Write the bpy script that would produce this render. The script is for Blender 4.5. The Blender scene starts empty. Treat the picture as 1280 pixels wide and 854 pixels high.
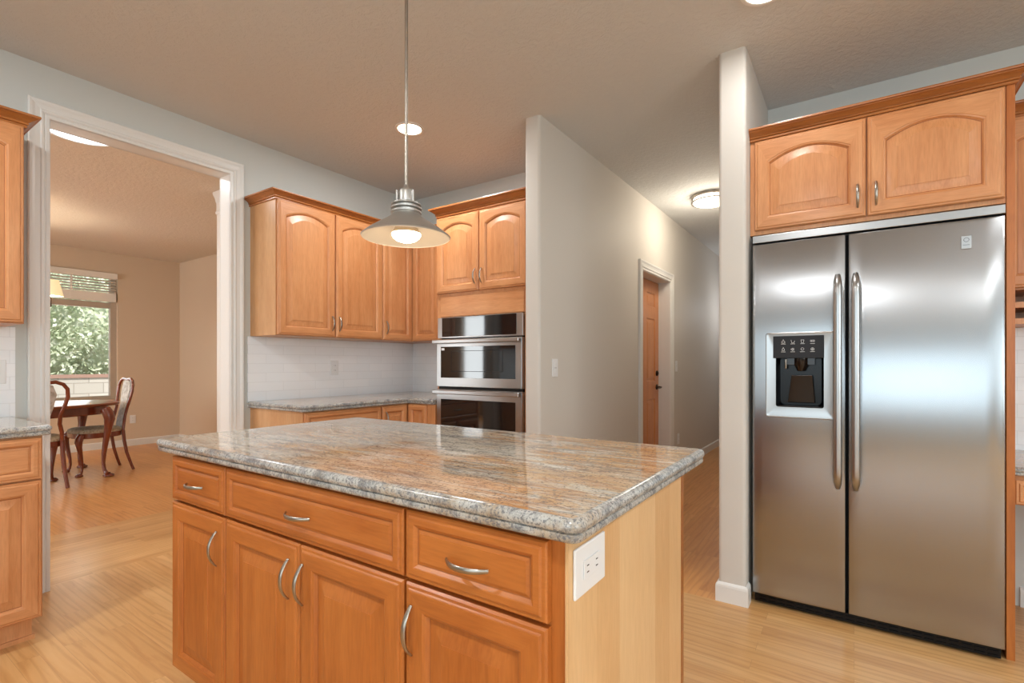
import bpy, bmesh, math, random
from mathutils import Vector, Matrix
random.seed(7)
S = bpy.context.scene
COL = S.collection
PI = math.pi
R = math.radians

# ------------------------------------------------------------------ camera, sky, sun, window light, exposure
cam_d = bpy.data.cameras.new('camera'); cam = bpy.data.objects.new('camera', cam_d); COL.objects.link(cam)
cam.location = (0, 0, 1.17); cam.rotation_euler = (R(90), 0, R(34.25))
cam_d.sensor_width = 36; cam_d.lens = 628/1280*36; cam_d.shift_y = 27.5/1280
cam_d.clip_start = .02; cam_d.clip_end = 200
S.camera = cam
S.view_settings.view_transform = 'Standard'; S.view_settings.look = 'None'
S.view_settings.gamma = 1; S.view_settings.exposure = 0.0
S.view_settings.use_curve_mapping = False

W = bpy.data.worlds.new('world'); S.world = W; W.use_nodes = True
W.node_tree.nodes['Background'].inputs[0].default_value = (.80, .90, 1, 1)
W.node_tree.nodes['Background'].inputs[1].default_value = 1.6

def lamp(name, kind, loc, power, color=(1, 1, 1), rot=(0, 0, 0), size=None, sy=None, **k):
    d = bpy.data.lights.new(name, kind); d.energy = power; d.color = color
    if kind == 'AREA':
        d.shape = k.pop('shape', 'RECTANGLE'); d.size = size
        if sy: d.size_y = sy
    elif size is not None:
        if kind == 'SUN': d.angle = size
        else: d.shadow_soft_size = size
    for a, b in k.items(): setattr(d, a, b)
    o = bpy.data.objects.new(name, d); COL.objects.link(o)
    o.location = loc; o.rotation_euler = rot
    return o
lamp('sun', 'SUN', (0, 0, 10), 5.5, (1, .96, .9), (0, R(38), R(8)), R(2))
# daylight in window openings; side and rear dining windows are assumed, put in for fill (see window_2, window_3, window_4)
lamp('daylight_rear', 'AREA', (.55, -3.61, 1.525), 46, (.74, .92, .98), (R(90), 0, 0), 3.7, 1.55)
lamp('side_fill', 'AREA', (3.71, -.9, 1.55), 78, (.79, .94, .98), (R(90), 0, R(90)), 2.9, 1.6)  # fill through an assumed side window, out of view
lamp('dining_fill', 'AREA', (-6.2, -3.61, 1.45), 140, (.93, .97, .97), (R(90), 0, 0), 2.6, 1.7)  # fill from an assumed, unseen window of the dining room
lamp('daylight_dining_west', 'AREA', (-8.66, 1.65, 1.35), 16, (.93, .97, 1), (R(90), 0, R(-90)), 1.6, 1.1)

# ------------------------------------------------------------------ materials
def lin(c):
    return tuple(((v/255)/12.92 if v/255 <= .04045 else (((v/255)+.055)/1.055)**2.4) for v in c)
def mat(name, color=(200, 200, 200), rough=.5, metal=0, spec=.5, **k):
    m = bpy.data.materials.new(name); m.use_nodes = True
    b = m.node_tree.nodes['Principled BSDF']
    b.inputs['Base Color'].default_value = (*lin(color), 1)
    b.inputs['Roughness'].default_value = rough; b.inputs['Metallic'].default_value = metal
    b.inputs['Specular IOR Level'].default_value = spec
    if 'coat' in k: b.inputs['Coat Weight'].default_value = k['coat']; b.inputs['Coat Roughness'].default_value = k.get('coat_r', .1)
    if 'emit' in k:
        b.inputs['Emission Color'].default_value = (*lin(k['emit']), 1); b.inputs['Emission Strength'].default_value = k['strength']
    if 'trans' in k: b.inputs['Transmission Weight'].default_value = k['trans']
    return m
class N:
    def __init__(s, m): s.t = m.node_tree; s.b = s.t.nodes['Principled BSDF']
    def new(s, typ, **k):
        n = s.t.nodes.new(typ)
        for a, v in k.items():
            if hasattr(n, a): setattr(n, a, v)
        return n
    def link(s, a, b): s.t.links.new(a, b)
    def coords(s, scale=(1, 1, 1), rot=(0, 0, 0), kind='Object', rnd=False):
        tc = s.new('ShaderNodeTexCoord'); mp = s.new('ShaderNodeMapping')
        src = tc.outputs[kind]
        if rnd:
            oi = s.new('ShaderNodeObjectInfo'); mu = s.new('ShaderNodeMath', operation='MULTIPLY'); mu.inputs[1].default_value = 37.3
            s.link(oi.outputs['Random'], mu.inputs[0])
            va = s.new('ShaderNodeVectorMath', operation='ADD'); s.link(src, va.inputs[0]); s.link(mu.outputs[0], va.inputs[1]); src = va.outputs[0]
        s.link(src, mp.inputs[0]); mp.inputs['Scale'].default_value = scale; mp.inputs['Rotation'].default_value = rot
        return mp.outputs[0]
    def noise(s, v, scale, detail=4, rough=.5, dist=0):
        n = s.new('ShaderNodeTexNoise'); s.link(v, n.inputs['Vector'])
        n.inputs['Scale'].default_value = scale; n.inputs['Detail'].default_value = detail
        n.inputs['Roughness'].default_value = rough; n.inputs['Distortion'].default_value = dist
        return n.outputs['Fac']
    def ramp(s, f, stops, interp='LINEAR'):
        n = s.new('ShaderNodeValToRGB'); n.color_ramp.interpolation = interp; s.link(f, n.inputs[0])
        e = n.color_ramp.elements
        while len(e) > 1: e.remove(e[-1])
        for i, (p, c) in enumerate(stops):
            x = e[0] if i == 0 else e.new(p)
            x.position = p; x.color = (*(lin(c) if max(c) > 1.01 else c), 1)
        return n.outputs[0]
    def mix(s, f, a, b, mode='MIX'):
        n = s.new('ShaderNodeMix', data_type='RGBA'); n.blend_type = mode
        for sock, v in ((n.inputs[0], f), (n.inputs[6], a), (n.inputs[7], b)):
            if isinstance(v, (int, float)): sock.default_value = v
            elif isinstance(v, tuple): sock.default_value = (*lin(v), 1)
            else: s.link(v, sock)
        return n.outputs[2]
    def color(s, c): s.link(c, s.b.inputs['Base Color'])
    def bump(s, h, strength, dist=.01):
        n = s.new('ShaderNodeBump'); n.inputs['Strength'].default_value = strength; n.inputs['Distance'].default_value = dist
        s.link(h, n.inputs['Height']); s.link(n.outputs[0], s.b.inputs['Normal'])

def wood(name, base, light, dark, axis='Z', rough=.38, coat=.12, amt=1.0):
    m = mat(name, base, rough, coat=coat, coat_r=.18); n = N(m)
    sc = {'Z': (9, 9, .8), 'X': (.8, 9, 9), 'Y': (9, .8, 9)}[axis]
    v = n.coords(sc, rnd=True)
    f = n.noise(v, 2.2, 6, .6, .6)
    c = n.ramp(f, [(.25, dark), (.5, base), (.75, light)])
    v2 = n.coords((2.6, 2.6, 1.4), rnd=True)
    c = n.mix(.35*amt, c, n.ramp(n.noise(v2, 1.7, 3, .5, .4), [(.3, dark), (.65, light)]), 'MIX')
    g = n.noise(n.coords(tuple(q*7 for q in sc), rnd=True), 3, 2, .5)
    c = n.mix(.10*amt, c, n.ramp(g, [(.35, (90, 45, 15)), (.6, light)]), 'MIX')
    n.color(c)
    return m
HM = dict(base=(203, 138, 88), light=(218, 158, 108), dark=(184, 116, 66))
M_wood = wood('honey maple vertical grain', **HM)
M_woodh = wood('honey maple horizontal grain', axis='X', **HM)
HM_DIM = dict(base=(180, 101, 40), light=(198, 121, 56), dark=(156, 80, 26))  # same maple, the island's dim warm light put into its colour
M_wood_dim = wood('dim-lit maple vertical grain', **HM_DIM)
M_woodh_dim = wood('dim-lit maple horizontal grain', axis='X', **HM_DIM)
M_veneer = wood('pale maple veneer', (222, 180, 130), (230, 194, 148), (210, 164, 112), 'Z', .38, .1)
n = N(M_veneer); lk = n.b.inputs['Base Color'].links[0].from_socket
tc = n.new('ShaderNodeTexCoord'); sx = n.new('ShaderNodeSeparateXYZ'); n.link(tc.outputs['Object'], sx.inputs[0])
mu = n.new('ShaderNodeMath', operation='MULTIPLY'); mu.inputs[1].default_value = 8.7; n.link(sx.outputs['Y'], mu.inputs[0])
fl_ = n.new('ShaderNodeMath', operation='FLOOR'); n.link(mu.outputs[0], fl_.inputs[0])
wn_ = n.new('ShaderNodeTexWhiteNoise', noise_dimensions='1D'); n.link(fl_.outputs[0], wn_.inputs['W'])
n.color(n.mix(.38, lk, n.ramp(wn_.outputs['Value'], [(0, (204, 152, 96)), (.5, (222, 178, 126)), (1, (234, 200, 152))])))
M_veneer2 = wood('maple side veneer', (204, 152, 104), (216, 170, 122), (188, 134, 84), 'Z', .38, .1)
M_crown = wood('amber maple moulding', (164, 98, 44), (184, 118, 60), (138, 76, 32), 'X', .35, .2)
M_groove = mat('dark groove line', (158, 92, 46), .45)  # darker line along the panel grooves of the fronts
M_inside = mat('cabinet interior', (120, 78, 46), .6)
M_mahog = wood('polished mahogany', (116, 50, 30), (146, 74, 46), (78, 28, 16), 'Z', .25, .5)
M_mahogtop = wood('polished mahogany top', (120, 66, 42), (146, 86, 58), (92, 44, 28), 'Y', .30, .3)
M_doorwood = wood('hall door fir', (205, 132, 78), (218, 150, 96), (186, 112, 60), 'Z', .35, .2)

def floor_mat(name, axis, pal, plank=.075, length=.9):
    m = mat(name, pal[1], .30, coat=.12, coat_r=.16); n = N(m)
    rot = (0, 0, 0) if axis == 'X' else (0, 0, R(90))
    v = n.coords((1, 1, 1), rot)
    br = n.new('ShaderNodeTexBrick'); n.link(v, br.inputs['Vector'])
    br.offset = .37; br.offset_frequency = 2; br.squash = 1
    br.inputs['Scale'].default_value = 1; br.inputs['Brick Width'].default_value = length; br.inputs['Row Height'].default_value = plank
    br.inputs['Mortar Size'].default_value = .0005; br.inputs['Mortar Smooth'].default_value = .2; br.inputs['Bias'].default_value = 0
    br.inputs['Color1'].default_value = (0, 0, 0, 1); br.inputs['Color2'].default_value = (1, 1, 1, 1); br.inputs['Mortar'].default_value = (.5, .5, .5, 1)
    base = n.ramp(br.outputs['Color'], [(0, pal[0]), (.35, pal[1]), (.65, pal[2]), (1, pal[3])])
    # per plank shift of the grain
    va = n.new('ShaderNodeVectorMath', operation='MULTIPLY_ADD'); n.link(br.outputs['Color'], va.inputs[0]); va.inputs[1].default_value = (7, 13, 0); n.link(v, va.inputs[2])
    mp = n.new('ShaderNodeMapping'); n.link(va.outputs[0], mp.inputs[0]); mp.inputs['Scale'].default_value = (1.1, 11, 1)
    g = n.noise(mp.outputs[0], 2.0, 6, .62, 1.3)
    c = n.mix(.42, base, n.ramp(g, [(.30, pal[4]), (.48, pal[1]), (.7, pal[2])]))
    wv = n.new('ShaderNodeTexWave', wave_type='BANDS', bands_direction='Y'); n.link(mp.outputs[0], wv.inputs['Vector'])
    wv.inputs['Scale'].default_value = .8; wv.inputs['Distortion'].default_value = 16; wv.inputs['Detail'].default_value = 3; wv.inputs['Detail Scale'].default_value = .55
    c = n.mix(n.ramp(wv.outputs['Fac'], [(.60, (0, 0, 0)), (1, (.34, .34, .34))]), c, pal[4])
    c = n.mix(br.outputs['Fac'], c, (176, 130, 86))
    n.color(c)
    return m
PAL = [(194, 142, 86), (212, 162, 104), (222, 178, 122), (200, 146, 86), (176, 120, 66)]
PAL_WARMLIT = [(196, 132, 72), (210, 148, 84), (220, 162, 100), (200, 134, 70), (172, 108, 52)]  # oak made more orange: warm dining room light put into the plank colours
M_floorX = floor_mat('oak planks kitchen', 'X', PAL)
M_floorY = floor_mat('oak planks hall', 'Y', PAL_WARMLIT, .083, .8)
M_floorT = floor_mat('oak planks doorway band', 'Y', PAL, .070, 1.0)
M_floorD = floor_mat('oak planks dining room', 'X', PAL_WARMLIT, .13, 1.2)

def paint(name, c, bump=.05, scale=120, rough=.6):
    m = mat(name, c, rough, spec=.3); n = N(m)
    n.bump(n.noise(n.coords(), scale, 3, .6), bump, .004)
    return m
M_wall = paint('grey wall paint', (204, 206, 202))
M_hall_warmlit = paint('grey wall paint warmed by hall light', (208, 202, 194))  # same paint as the kitchen, warm hall light put into its colour
M_dine = paint('tan dining room paint', (214, 194, 170))
M_trim = mat('white trim enamel', (226, 224, 220), .35)
M_ceil = mat('ceiling knockdown texture', (212, 213, 212), .8, spec=.2)
n = N(M_ceil); f = n.noise(n.coords(), 34, 5, .62, .5)
n.bump(n.ramp(f, [(.42, (0, 0, 0)), (.56, (1, 1, 1))]), .34, .006)
M_dceil = mat('dining ceiling paint', (226, 214, 198), .8, spec=.2)
n = N(M_dceil); f = n.noise(n.coords(), 34, 5, .62, .5)
n.bump(n.ramp(f, [(.42, (0, 0, 0)), (.56, (1, 1, 1))]), .3, .006)

def granite(name):
    m = mat(name, (170, 160, 145), .035, spec=.75); n = N(m)
    v = n.coords((1, 1, 1), (0, 0, R(-6)))
    st = n.coords((1.0, 5.0, 5.0), (0, 0, R(-6)))
    base = n.ramp(n.noise(st, 4.5, 9, .74, .5), [(.32, (112, 112, 112)), (.42, (168, 165, 158)), (.54, (212, 206, 192)), (.64, (160, 156, 150)), (.76, (194, 182, 160))])
    rust = n.ramp(n.noise(st, 2.6, 9, .74, .8), [(.40, (0, 0, 0)), (.50, (.85, .85, .85)), (.62, (1, 1, 1))])
    big = n.ramp(n.noise(v, 1.25, 3, .5, .6), [(.455, (.10, .10, .10)), (.56, (.88, .88, .88))])
    rm = n.mix(1.0, rust, big, 'MULTIPLY')
    rc = n.ramp(n.noise(st, 7, 8, .74, .6), [(.30, (116, 82, 48)), (.43, (184, 126, 64)), (.55, (200, 154, 94)), (.68, (222, 204, 170))])
    c = n.mix(rm, base, rc)
    vein = n.ramp(n.noise(st, 3.6, 9, .72, 1.1), [(.462, (0, 0, 0)), (.485, (.8, .8, .8)), (.505, (0, 0, 0))])
    c = n.mix(vein, c, (104, 88, 82))
    wv = n.ramp(n.noise(st, 5.1, 7, .70, .8), [(.60, (0, 0, 0)), (.65, (.8, .8, .8))])
    c = n.mix(wv, c, (226, 218, 206))
    sp = n.ramp(n.noise(v, 150, 3, .6), [(.36, (.75, .75, .75)), (.45, (0, 0, 0))])
    c = n.mix(sp, c, (104, 98, 94))
    n.color(c)
    return m
M_granite = granite('polished granite')
M_gedge = mat('granite edge', (160, 156, 150), .16, spec=.55); n = N(M_gedge)
v = n.coords()
c = n.ramp(n.noise(v, 15, 9, .82, .4), [(.34, (96, 98, 103)), (.44, (146, 146, 144)), (.54, (192, 190, 184)), (.64, (152, 148, 140))])
c = n.mix(n.ramp(n.noise(v, 6, 5, .7), [(.54, (0, 0, 0)), (.68, (.6, .6, .6))]), c, (170, 142, 104))
c = n.mix(n.ramp(n.noise(v, 150, 4, .7), [(.40, (.85, .85, .85)), (.50, (0, 0, 0))]), c, (104, 104, 108))
n.color(c)

def steel(name, c, rough, aniso=.75, rot=0.0):
    m = mat(name, c, rough, 1); n = N(m)
    tg = n.new('ShaderNodeTangent', direction_type='RADIAL', axis='Z')
    n.b.inputs['Anisotropic'].default_value = aniso; n.b.inputs['Anisotropic Rotation'].default_value = rot
    n.link(tg.outputs[0], n.b.inputs['Tangent'])
    return m
M_steel = steel('brushed stainless steel', (168, 170, 173), .27, .7, 0.0)
M_steel2 = mat('satin stainless steel', (172, 172, 172), .30, 1)
M_nickel = mat('brushed nickel', (168, 160, 150), .32, 1)
M_alum = mat('spun aluminium', (186, 184, 180), .42, .9)
M_shadein = mat('white enamel shade lining', (238, 226, 208), .45)
M_black = mat('black plastic', (9, 9, 11), .22, spec=.25)
M_blackg = mat('black oven glass', (16, 17, 20), .05, spec=.8)
M_cpanel = mat('charcoal control panel', (34, 33, 36), .45, spec=.3)
M_icon = mat('white icon print', (245, 245, 245), .5)
M_smoke = mat('smoked dispenser well', (34, 24, 18), .15, spec=.35)
M_wplast = mat('white plastic plate', (232, 232, 232), .35)
M_slot = mat('dark slots', (60, 58, 56), .5)
M_bronze = mat('oil rubbed bronze', (70, 56, 48), .35, .9)
M_rubber = mat('dark gap', (24, 20, 18), .7)
M_fabric = mat('beige seat fabric', (176, 162, 138), .9, spec=.1); n = N(M_fabric)
n.color(n.ramp(n.noise(n.coords(), 60, 4, .6), [(.35, (150, 134, 108)), (.6, (190, 178, 156))]))
M_fabricb = mat('pale patterned back fabric', (190, 190, 190), .9, spec=.1); n = N(M_fabricb)
n.color(n.ramp(n.noise(n.coords(), 26, 4, .6), [(.38, (168, 166, 162)), (.6, (206, 206, 206))]))
M_bulb = mat('lit frosted bulb', (255, 250, 240), .5, emit=(255, 240, 216), strength=13)
M_canl = mat('lit can lens', (255, 250, 240), .5, emit=(255, 243, 224), strength=9)
M_flush = mat('lit acrylic diffuser', (255, 250, 240), .5, emit=(255, 246, 232), strength=3)
M_tunnel = mat('skylight tube diffuser', (255, 255, 255), .5, emit=(240, 247, 255), strength=5)
M_lshade = mat('lit linen shade', (240, 225, 195), .8, emit=(255, 226, 172), strength=.62)
M_blind = mat('white wood blind', (238, 232, 222), .5)
M_winf = mat('tan window frame', (186, 170, 152), .5)
M_glass = bpy.data.materials.new('window glass'); M_glass.use_nodes = True
nt = M_glass.node_tree; nt.nodes.clear()
o_ = nt.nodes.new('ShaderNodeOutputMaterial'); g_ = nt.nodes.new('ShaderNodeBsdfGlossy'); t_ = nt.nodes.new('ShaderNodeBsdfTransparent')
fr = nt.nodes.new('ShaderNodeFresnel'); fr.inputs[0].default_value = 1.45; mx = nt.nodes.new('ShaderNodeMixShader'); g_.inputs['Roughness'].default_value = 0
nt.links.new(fr.outputs[0], mx.inputs[0]); nt.links.new(t_.outputs[0], mx.inputs[1]); nt.links.new(g_.outputs[0], mx.inputs[2]); nt.links.new(mx.outputs[0], o_.inputs[0])

def tile_mat(name, plane):
    m = mat(name, (244, 245, 247), .14, spec=.5); n = N(m)
    tc = n.new('ShaderNodeTexCoord'); sx = n.new('ShaderNodeSeparateXYZ'); cb = n.new('ShaderNodeCombineXYZ')
    n.link(tc.outputs['Object'], sx.inputs[0])
    n.link(sx.outputs['Y' if plane == 'YZ' else 'X'], cb.inputs[0]); n.link(sx.outputs['Z'], cb.inputs[1])
    br = n.new('ShaderNodeTexBrick'); n.link(cb.outputs[0], br.inputs['Vector']); br.offset = .5
    br.inputs['Scale'].default_value = 1; br.inputs['Brick Width'].default_value = .26; br.inputs['Row Height'].default_value = .065
    br.inputs['Mortar Size'].default_value = .0018; br.inputs['Mortar Smooth'].default_value = .6
    br.inputs['Color1'].default_value = (*lin((243, 245, 248)), 1); br.inputs['Color2'].default_value = (*lin((247, 248, 250)), 1); br.inputs['Mortar'].default_value = (*lin((232, 233, 235)), 1)
    n.color(br.outputs['Color'])
    inv = n.new('ShaderNodeMath', operation='SUBTRACT'); inv.inputs[0].default_value = 1; n.link(br.outputs['Fac'], inv.inputs[1])
    n.bump(inv.outputs[0], .18, .002)
    return m
M_tileY = tile_mat('white subway tile left', 'YZ'); M_tileX = tile_mat('white subway tile back', 'XZ')

# ------------------------------------------------------------------ mesh helpers
class MB:
    def __init__(s): s.v = []; s.f = []; s.m = []
    def add(s, vs, fs, mi=0):
        o = len(s.v); s.v += [tuple(p) for p in vs]
        for f in fs: s.f.append([o+i for i in f]); s.m.append(mi)
        return s
    def box(s, x0, y0, z0, x1, y1, z1, mi=0):
        v = [(x0, y0, z0), (x1, y0, z0), (x1, y1, z0), (x0, y1, z0), (x0, y0, z1), (x1, y0, z1), (x1, y1, z1), (x0, y1, z1)]
        return s.add(v, [(0, 3, 2, 1), (4, 5, 6, 7), (0, 1, 5, 4), (1, 2, 6, 5), (2, 3, 7, 6), (3, 0, 4, 7)], mi)
    def loft(s, rings, closed=True, cap0=False, cap1=False, mi=0, wrap=False, mf=None):
        n = len(rings[0]); o = len(s.v)
        for r in rings: s.v += [tuple(p) for p in r]
        R_ = len(rings)
        for i in range(R_ if wrap else R_-1):
            a = o+i*n; b = o+((i+1) % R_)*n
            for j in range(n if closed else n-1):
                k = (j+1) % n
                s.f.append([a+j, a+k, b+k, b+j]); s.m.append(mf(i, j) if mf else mi)
        if cap0: s.f.append([o+j for j in reversed(range(n))]); s.m.append(mf(-1, 0) if mf else mi)
        if cap1: s.f.append([o+(R_-1)*n+j for j in range(n)]); s.m.append(mf(R_-1, 0) if mf else mi)
        return s
    def lathe(s, prof, c=(0, 0, 0), n=40, mi=0, axis='Z'):
        rings = []
        for r, h in prof:
            ring = []
            for i in range(n):
                a = 2*PI*i/n; x, y = r*math.cos(a), r*math.sin(a)
                p = {'Z': (x, y, h), 'Y': (x, h, y), 'X': (h, x, y)}[axis]
                ring.append((c[0]+p[0], c[1]+p[1], c[2]+p[2]))
            rings.append(ring)
        return s.loft(rings, cap0=prof[0][0] > 1e-5, cap1=prof[-1][0] > 1e-5, mi=mi)
    def tube(s, pts, rad, n=10, mi=0, up=(0, 0, 1), flat=1.0, closed=False):
        pts = [Vector(p) for p in pts]; rings = []; m = len(pts)
        for i, p in enumerate(pts):
            if closed: t = pts[(i+1) % m]-pts[i-1]
            else: t = pts[min(i+1, m-1)]-pts[max(i-1, 0)]
            t.normalize(); u = Vector(up)
            if abs(t.dot(u)) > .95: u = Vector((1, 0, 0)) if abs(t.x) < .9 else Vector((0, 1, 0))
            a = t.cross(u).normalized(); b = a.cross(t).normalized()
            r = rad[i] if isinstance(rad, (list, tuple)) else rad
            ra, rb = (r, r*flat) if not isinstance(r, (list, tuple)) else r
            rings.append([p+a*ra*math.cos(2*PI*k/n)+b*rb*math.sin(2*PI*k/n) for k in range(n)])
        return s.loft(rings, cap0=not closed, cap1=not closed, mi=mi, wrap=closed)
    def build(s, name, mats, parent=None, loc=(0, 0, 0), rz=0, smooth=False, bevel=0, seg=2, label=None):
        me = bpy.data.meshes.new(name); me.from_pydata(s.v, [], s.f)
        if not isinstance(mats, (list, tuple)): mats = [mats]
        for m in mats: me.materials.append(m)
        for i, p in enumerate(me.polygons): p.material_index = s.m[i]
        bm = bmesh.new(); bm.from_mesh(me); bmesh.ops.remove_doubles(bm, verts=bm.verts, dist=1e-6)
        bmesh.ops.recalc_face_normals(bm, faces=bm.faces); bm.to_mesh(me); bm.free()
        o = bpy.data.objects.new(name, me); COL.objects.link(o)
        if parent is not None: o.parent = parent
        o.location = loc; o.rotation_euler = (0, 0, rz)
        if smooth:
            for p in me.polygons: p.use_smooth = True
            try: me.set_sharp_from_angle(angle=R(smooth if smooth is not True else 38))
            except Exception: pass
        if bevel:
            b = o.modifiers.new('bevel', 'BEVEL'); b.width = bevel; b.segments = seg; b.limit_method = 'ANGLE'; b.angle_limit = R(40)
            b.harden_normals = False
        if label: o['label'] = label
        return o
def thing(name, label, cat, loc=(0, 0, 0), rz=0, group=None):
    o = bpy.data.objects.new(name, None); COL.objects.link(o); o.empty_display_size = .1
    o.location = loc; o.rotation_euler = (0, 0, rz); o['label'] = label; o['category'] = cat
    if group: o['group'] = group
    return o
def tag(o, label, cat, group=None):
    o['label'] = label; o['category'] = cat
    if group: o['group'] = group
    return o
def struct(o, label, cat):
    o['kind'] = 'structure'; o['label'] = label; o['category'] = cat
    return o
def arc_pts(c, r, a0, a1, n):
    return [(c[0]+r*math.cos(a0+(a1-a0)*i/n), c[1]+r*math.sin(a0+(a1-a0)*i/n)) for i in range(n+1)]

# ------------------------------------------------------------------ the room
H = 2.70; XL = -3.43; YB = 3.38; HX0, HX1 = -1.705, -1.595; PX0, PX1 = -.555, -.43
X_R = 3.6; Y_R = -3.5; XD = -8.5; YD = 3.48; YH = 9.5
OY0, OY1, OZ = .785, 1.718, 2.442     # rough opening to the dining room (lined by the jamb)

b = MB()
b.add([(XL-.06, Y_R, 0), (X_R, Y_R, 0), (X_R, 2.62, 0), (XL-.06, 2.62, 0)], [(0, 1, 2, 3)], 0)
b.add([(XL-.06, 2.62, 0), (HX1, 2.62, 0), (HX1, YB+.1, 0), (XL-.06, YB+.1, 0)], [(0, 1, 2, 3)], 0)
b.add([(PX0, 2.62, 0), (X_R, 2.62, 0), (X_R, YB+.1, 0), (PX0, YB+.1, 0)], [(0, 1, 2, 3)], 0)
b.add([(HX1-.2, 2.62, 0), (PX0, 2.62, 0), (PX0, YH, 0), (HX1-.2, YH, 0)], [(0, 1, 2, 3)], 1)
b.add([(-4.50, Y_R, 0), (XL-.06, Y_R, 0), (XL-.06, YD, 0), (-4.50, YD, 0)], [(0, 1, 2, 3)], 2)
b.add([(XD, Y_R, 0), (-4.50, Y_R, 0), (-4.50, YD, 0), (XD, YD, 0)], [(0, 1, 2, 3)], 3)
b.box(XD-.1, Y_R-.1, -.12, X_R+.1, YB+.2, -.01, 0); b.box(HX0-.1, YB, -.12, PX1, YH, -.01, 0)
struct(b.build('floor', [M_floorX, M_floorY, M_floorT, M_floorD]), 'light oak plank floor running through kitchen, hall and dining room', 'floor')

b = MB()
CANS = [(-2.394, 2.33), (-.30, 2.28), (-2.4, -.3), (-.3, -.3), (1.6, -.3), (1.6, 1.6)]  # first pair in view; the rest added out of view as fill
b.box(XL, Y_R, H, X_R, YB+.1, H+.1); b.box(HX0, YB+.1, H, PX1, YH, H+.1)
struct(b.build('ceiling', M_ceil), 'textured off-white kitchen and hall ceiling', 'ceiling')
b = MB(); b.box(XD-.1, Y_R, H, XL-.0005, YD+.1, H+.1)
struct(b.build('ceiling', M_dceil), 'warm lit textured ceiling of the dining room', 'ceiling')

def wall(name, boxes, m, label, bev=0):
    b = MB()
    for q in boxes: b.box(*q)
    return struct(b.build(name, m, bevel=bev, seg=4), label, 'wall')
# left wall: kitchen skin and dining skin share the thickness
wall('wall_left', [(XL-.06, Y_R, 0, XL, OY0, H), (XL-.06, OY1, 0, XL, YB, H), (XL-.06, OY0, OZ, XL, OY1, H)], M_wall, 'grey kitchen wall with the cased opening to the dining room')
wall('wall_left', [(XL-.12, Y_R, 0, XL-.06, OY0, H), (XL-.12, OY1, 0, XL-.06, YD, H), (XL-.12, OY0, OZ, XL-.06, OY1, H)], M_dine, 'dining room side of the wall with the cased opening')
wall('wall_back', [(XL-.06, YB, 0, HX0+.02, YB+.1, H)], M_wall, 'grey wall above the oven cabinet and corner counter')
wall('wall_back', [(PX1-.02, YB, 0, X_R, YB+.1, H)], M_wall, 'grey wall behind the refrigerator and desk')
DY0, DY1, DZ = 4.43, 5.28, 2.03
wh = MB()
# hall wall with bullnose end
def bull(x0, y0, x1, y1, r, h, ends):   # plan outline with rounded corners at y0 end
    pts = arc_pts((x0+r, y0+r), r, PI, 1.5*PI, 6)+arc_pts((x1-r, y0+r), r, 1.5*PI, 2*PI, 6)+[(x1, y1), (x0, y1)]
    return [[(p[0], p[1], 0) for p in pts], [(p[0], p[1], h) for p in pts]]
wh.loft(bull(HX0, 2.645, HX1, DY0, .018, H, 1), cap0=True, cap1=True)
wh.box(HX0, DY1, 0, HX1, YH, H); wh.box(HX0, DY0, DZ, HX1, DY1, H)
struct(wh.build('wall_hall', M_hall_warmlit, smooth=30), 'long grey hall wall, tinted for warm lamplight, with rounded end beside the oven cabinet', 'wall')
wp = MB(); wp.loft(bull(PX0, 2.63, PX1, YH, .018, H, 1), cap0=True, cap1=True)
struct(wp.build('wall_pillar', M_hall_warmlit, smooth=30), 'narrow rounded wall end between hall and refrigerator', 'wall')
wall('wall_hall_end', [(HX0, YH, 0, PX1, YH+.1, H)], M_hall_warmlit, 'wall closing the far end of the hall')
wall('wall_room_behind_hall_door', [(HX0-1.0, DY0-.4, 0, HX0-.95, DY1+.4, H)], M_hall_warmlit, 'wall of the room behind the hall door')
# window wall of the dining room
WY0, WY1, WZ0, WZ1 = .55, 2.70, .66, 2.42
wall('wall_dining_window', [(XD-.14, Y_R, 0, XD, WY0, H), (XD-.14, WY1, 0, XD, YD, H), (XD-.14, WY0, 0, XD, WY1, WZ0), (XD-.14, WY0, WZ1, XD, WY1, H)], M_dine, 'tan dining room wall with the garden window')
wall('wall_dining_back', [(XD-.14, YD, 0, XL-.06, YD+.1, H)], M_dine, 'tan side wall of the dining room')
def opening_wall(name, axis, c, a0, a1, w0, w1, z0, z1, t, m, label):
    bs = []
    for p0, p1, q0, q1 in ((a0, w0, 0, H), (w1, a1, 0, H), (w0, w1, 0, z0), (w0, w1, z1, H)):
        bs.append((p0, min(c, c+t), q0, p1, max(c, c+t), q1) if axis == 'X' else (min(c, c+t), p0, q0, max(c, c+t), p1, q1))
    return wall(name, bs, m, label)
opening_wall('wall_rear', 'X', Y_R, XL-.06, X_R, -1.3, 2.4, .75, 2.30, -.1, M_wall, 'wall behind the camera with a wide window')
opening_wall('wall_dining_rear', 'X', Y_R, XD-.14, XL-.06, -7.5, -4.9, .6, 2.3, -.1, M_dine, 'dining room wall facing the garden')
opening_wall('wall_right', 'Y', X_R, Y_R-.1, YB+.1, -2.35, .55, .75, 2.35, .1, M_wall, 'wall to the right of the camera with an assumed window')
def plain_window(name, axis, c, w0, w1, z0, z1, nmull, label):
    b = MB()
    def q(p0, p1, r0, r1, d=.03):
        if axis == 'X': b.box(p0, c-d, r0, p1, c+.0, r1)
        else: b.box(c-.0, p0, r0, c+d, p1, r1)
    q(w0, w1, z0, z0+.04); q(w0, w1, z1-.04, z1); q(w0, w0+.04, z0, z1); q(w1-.04, w1, z0, z1)
    for i in range(1, nmull): x = w0+(w1-w0)*i/nmull; q(x-.02, x+.02, z0, z1)
    struct(b.build(name, M_trim), label, 'window')
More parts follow.
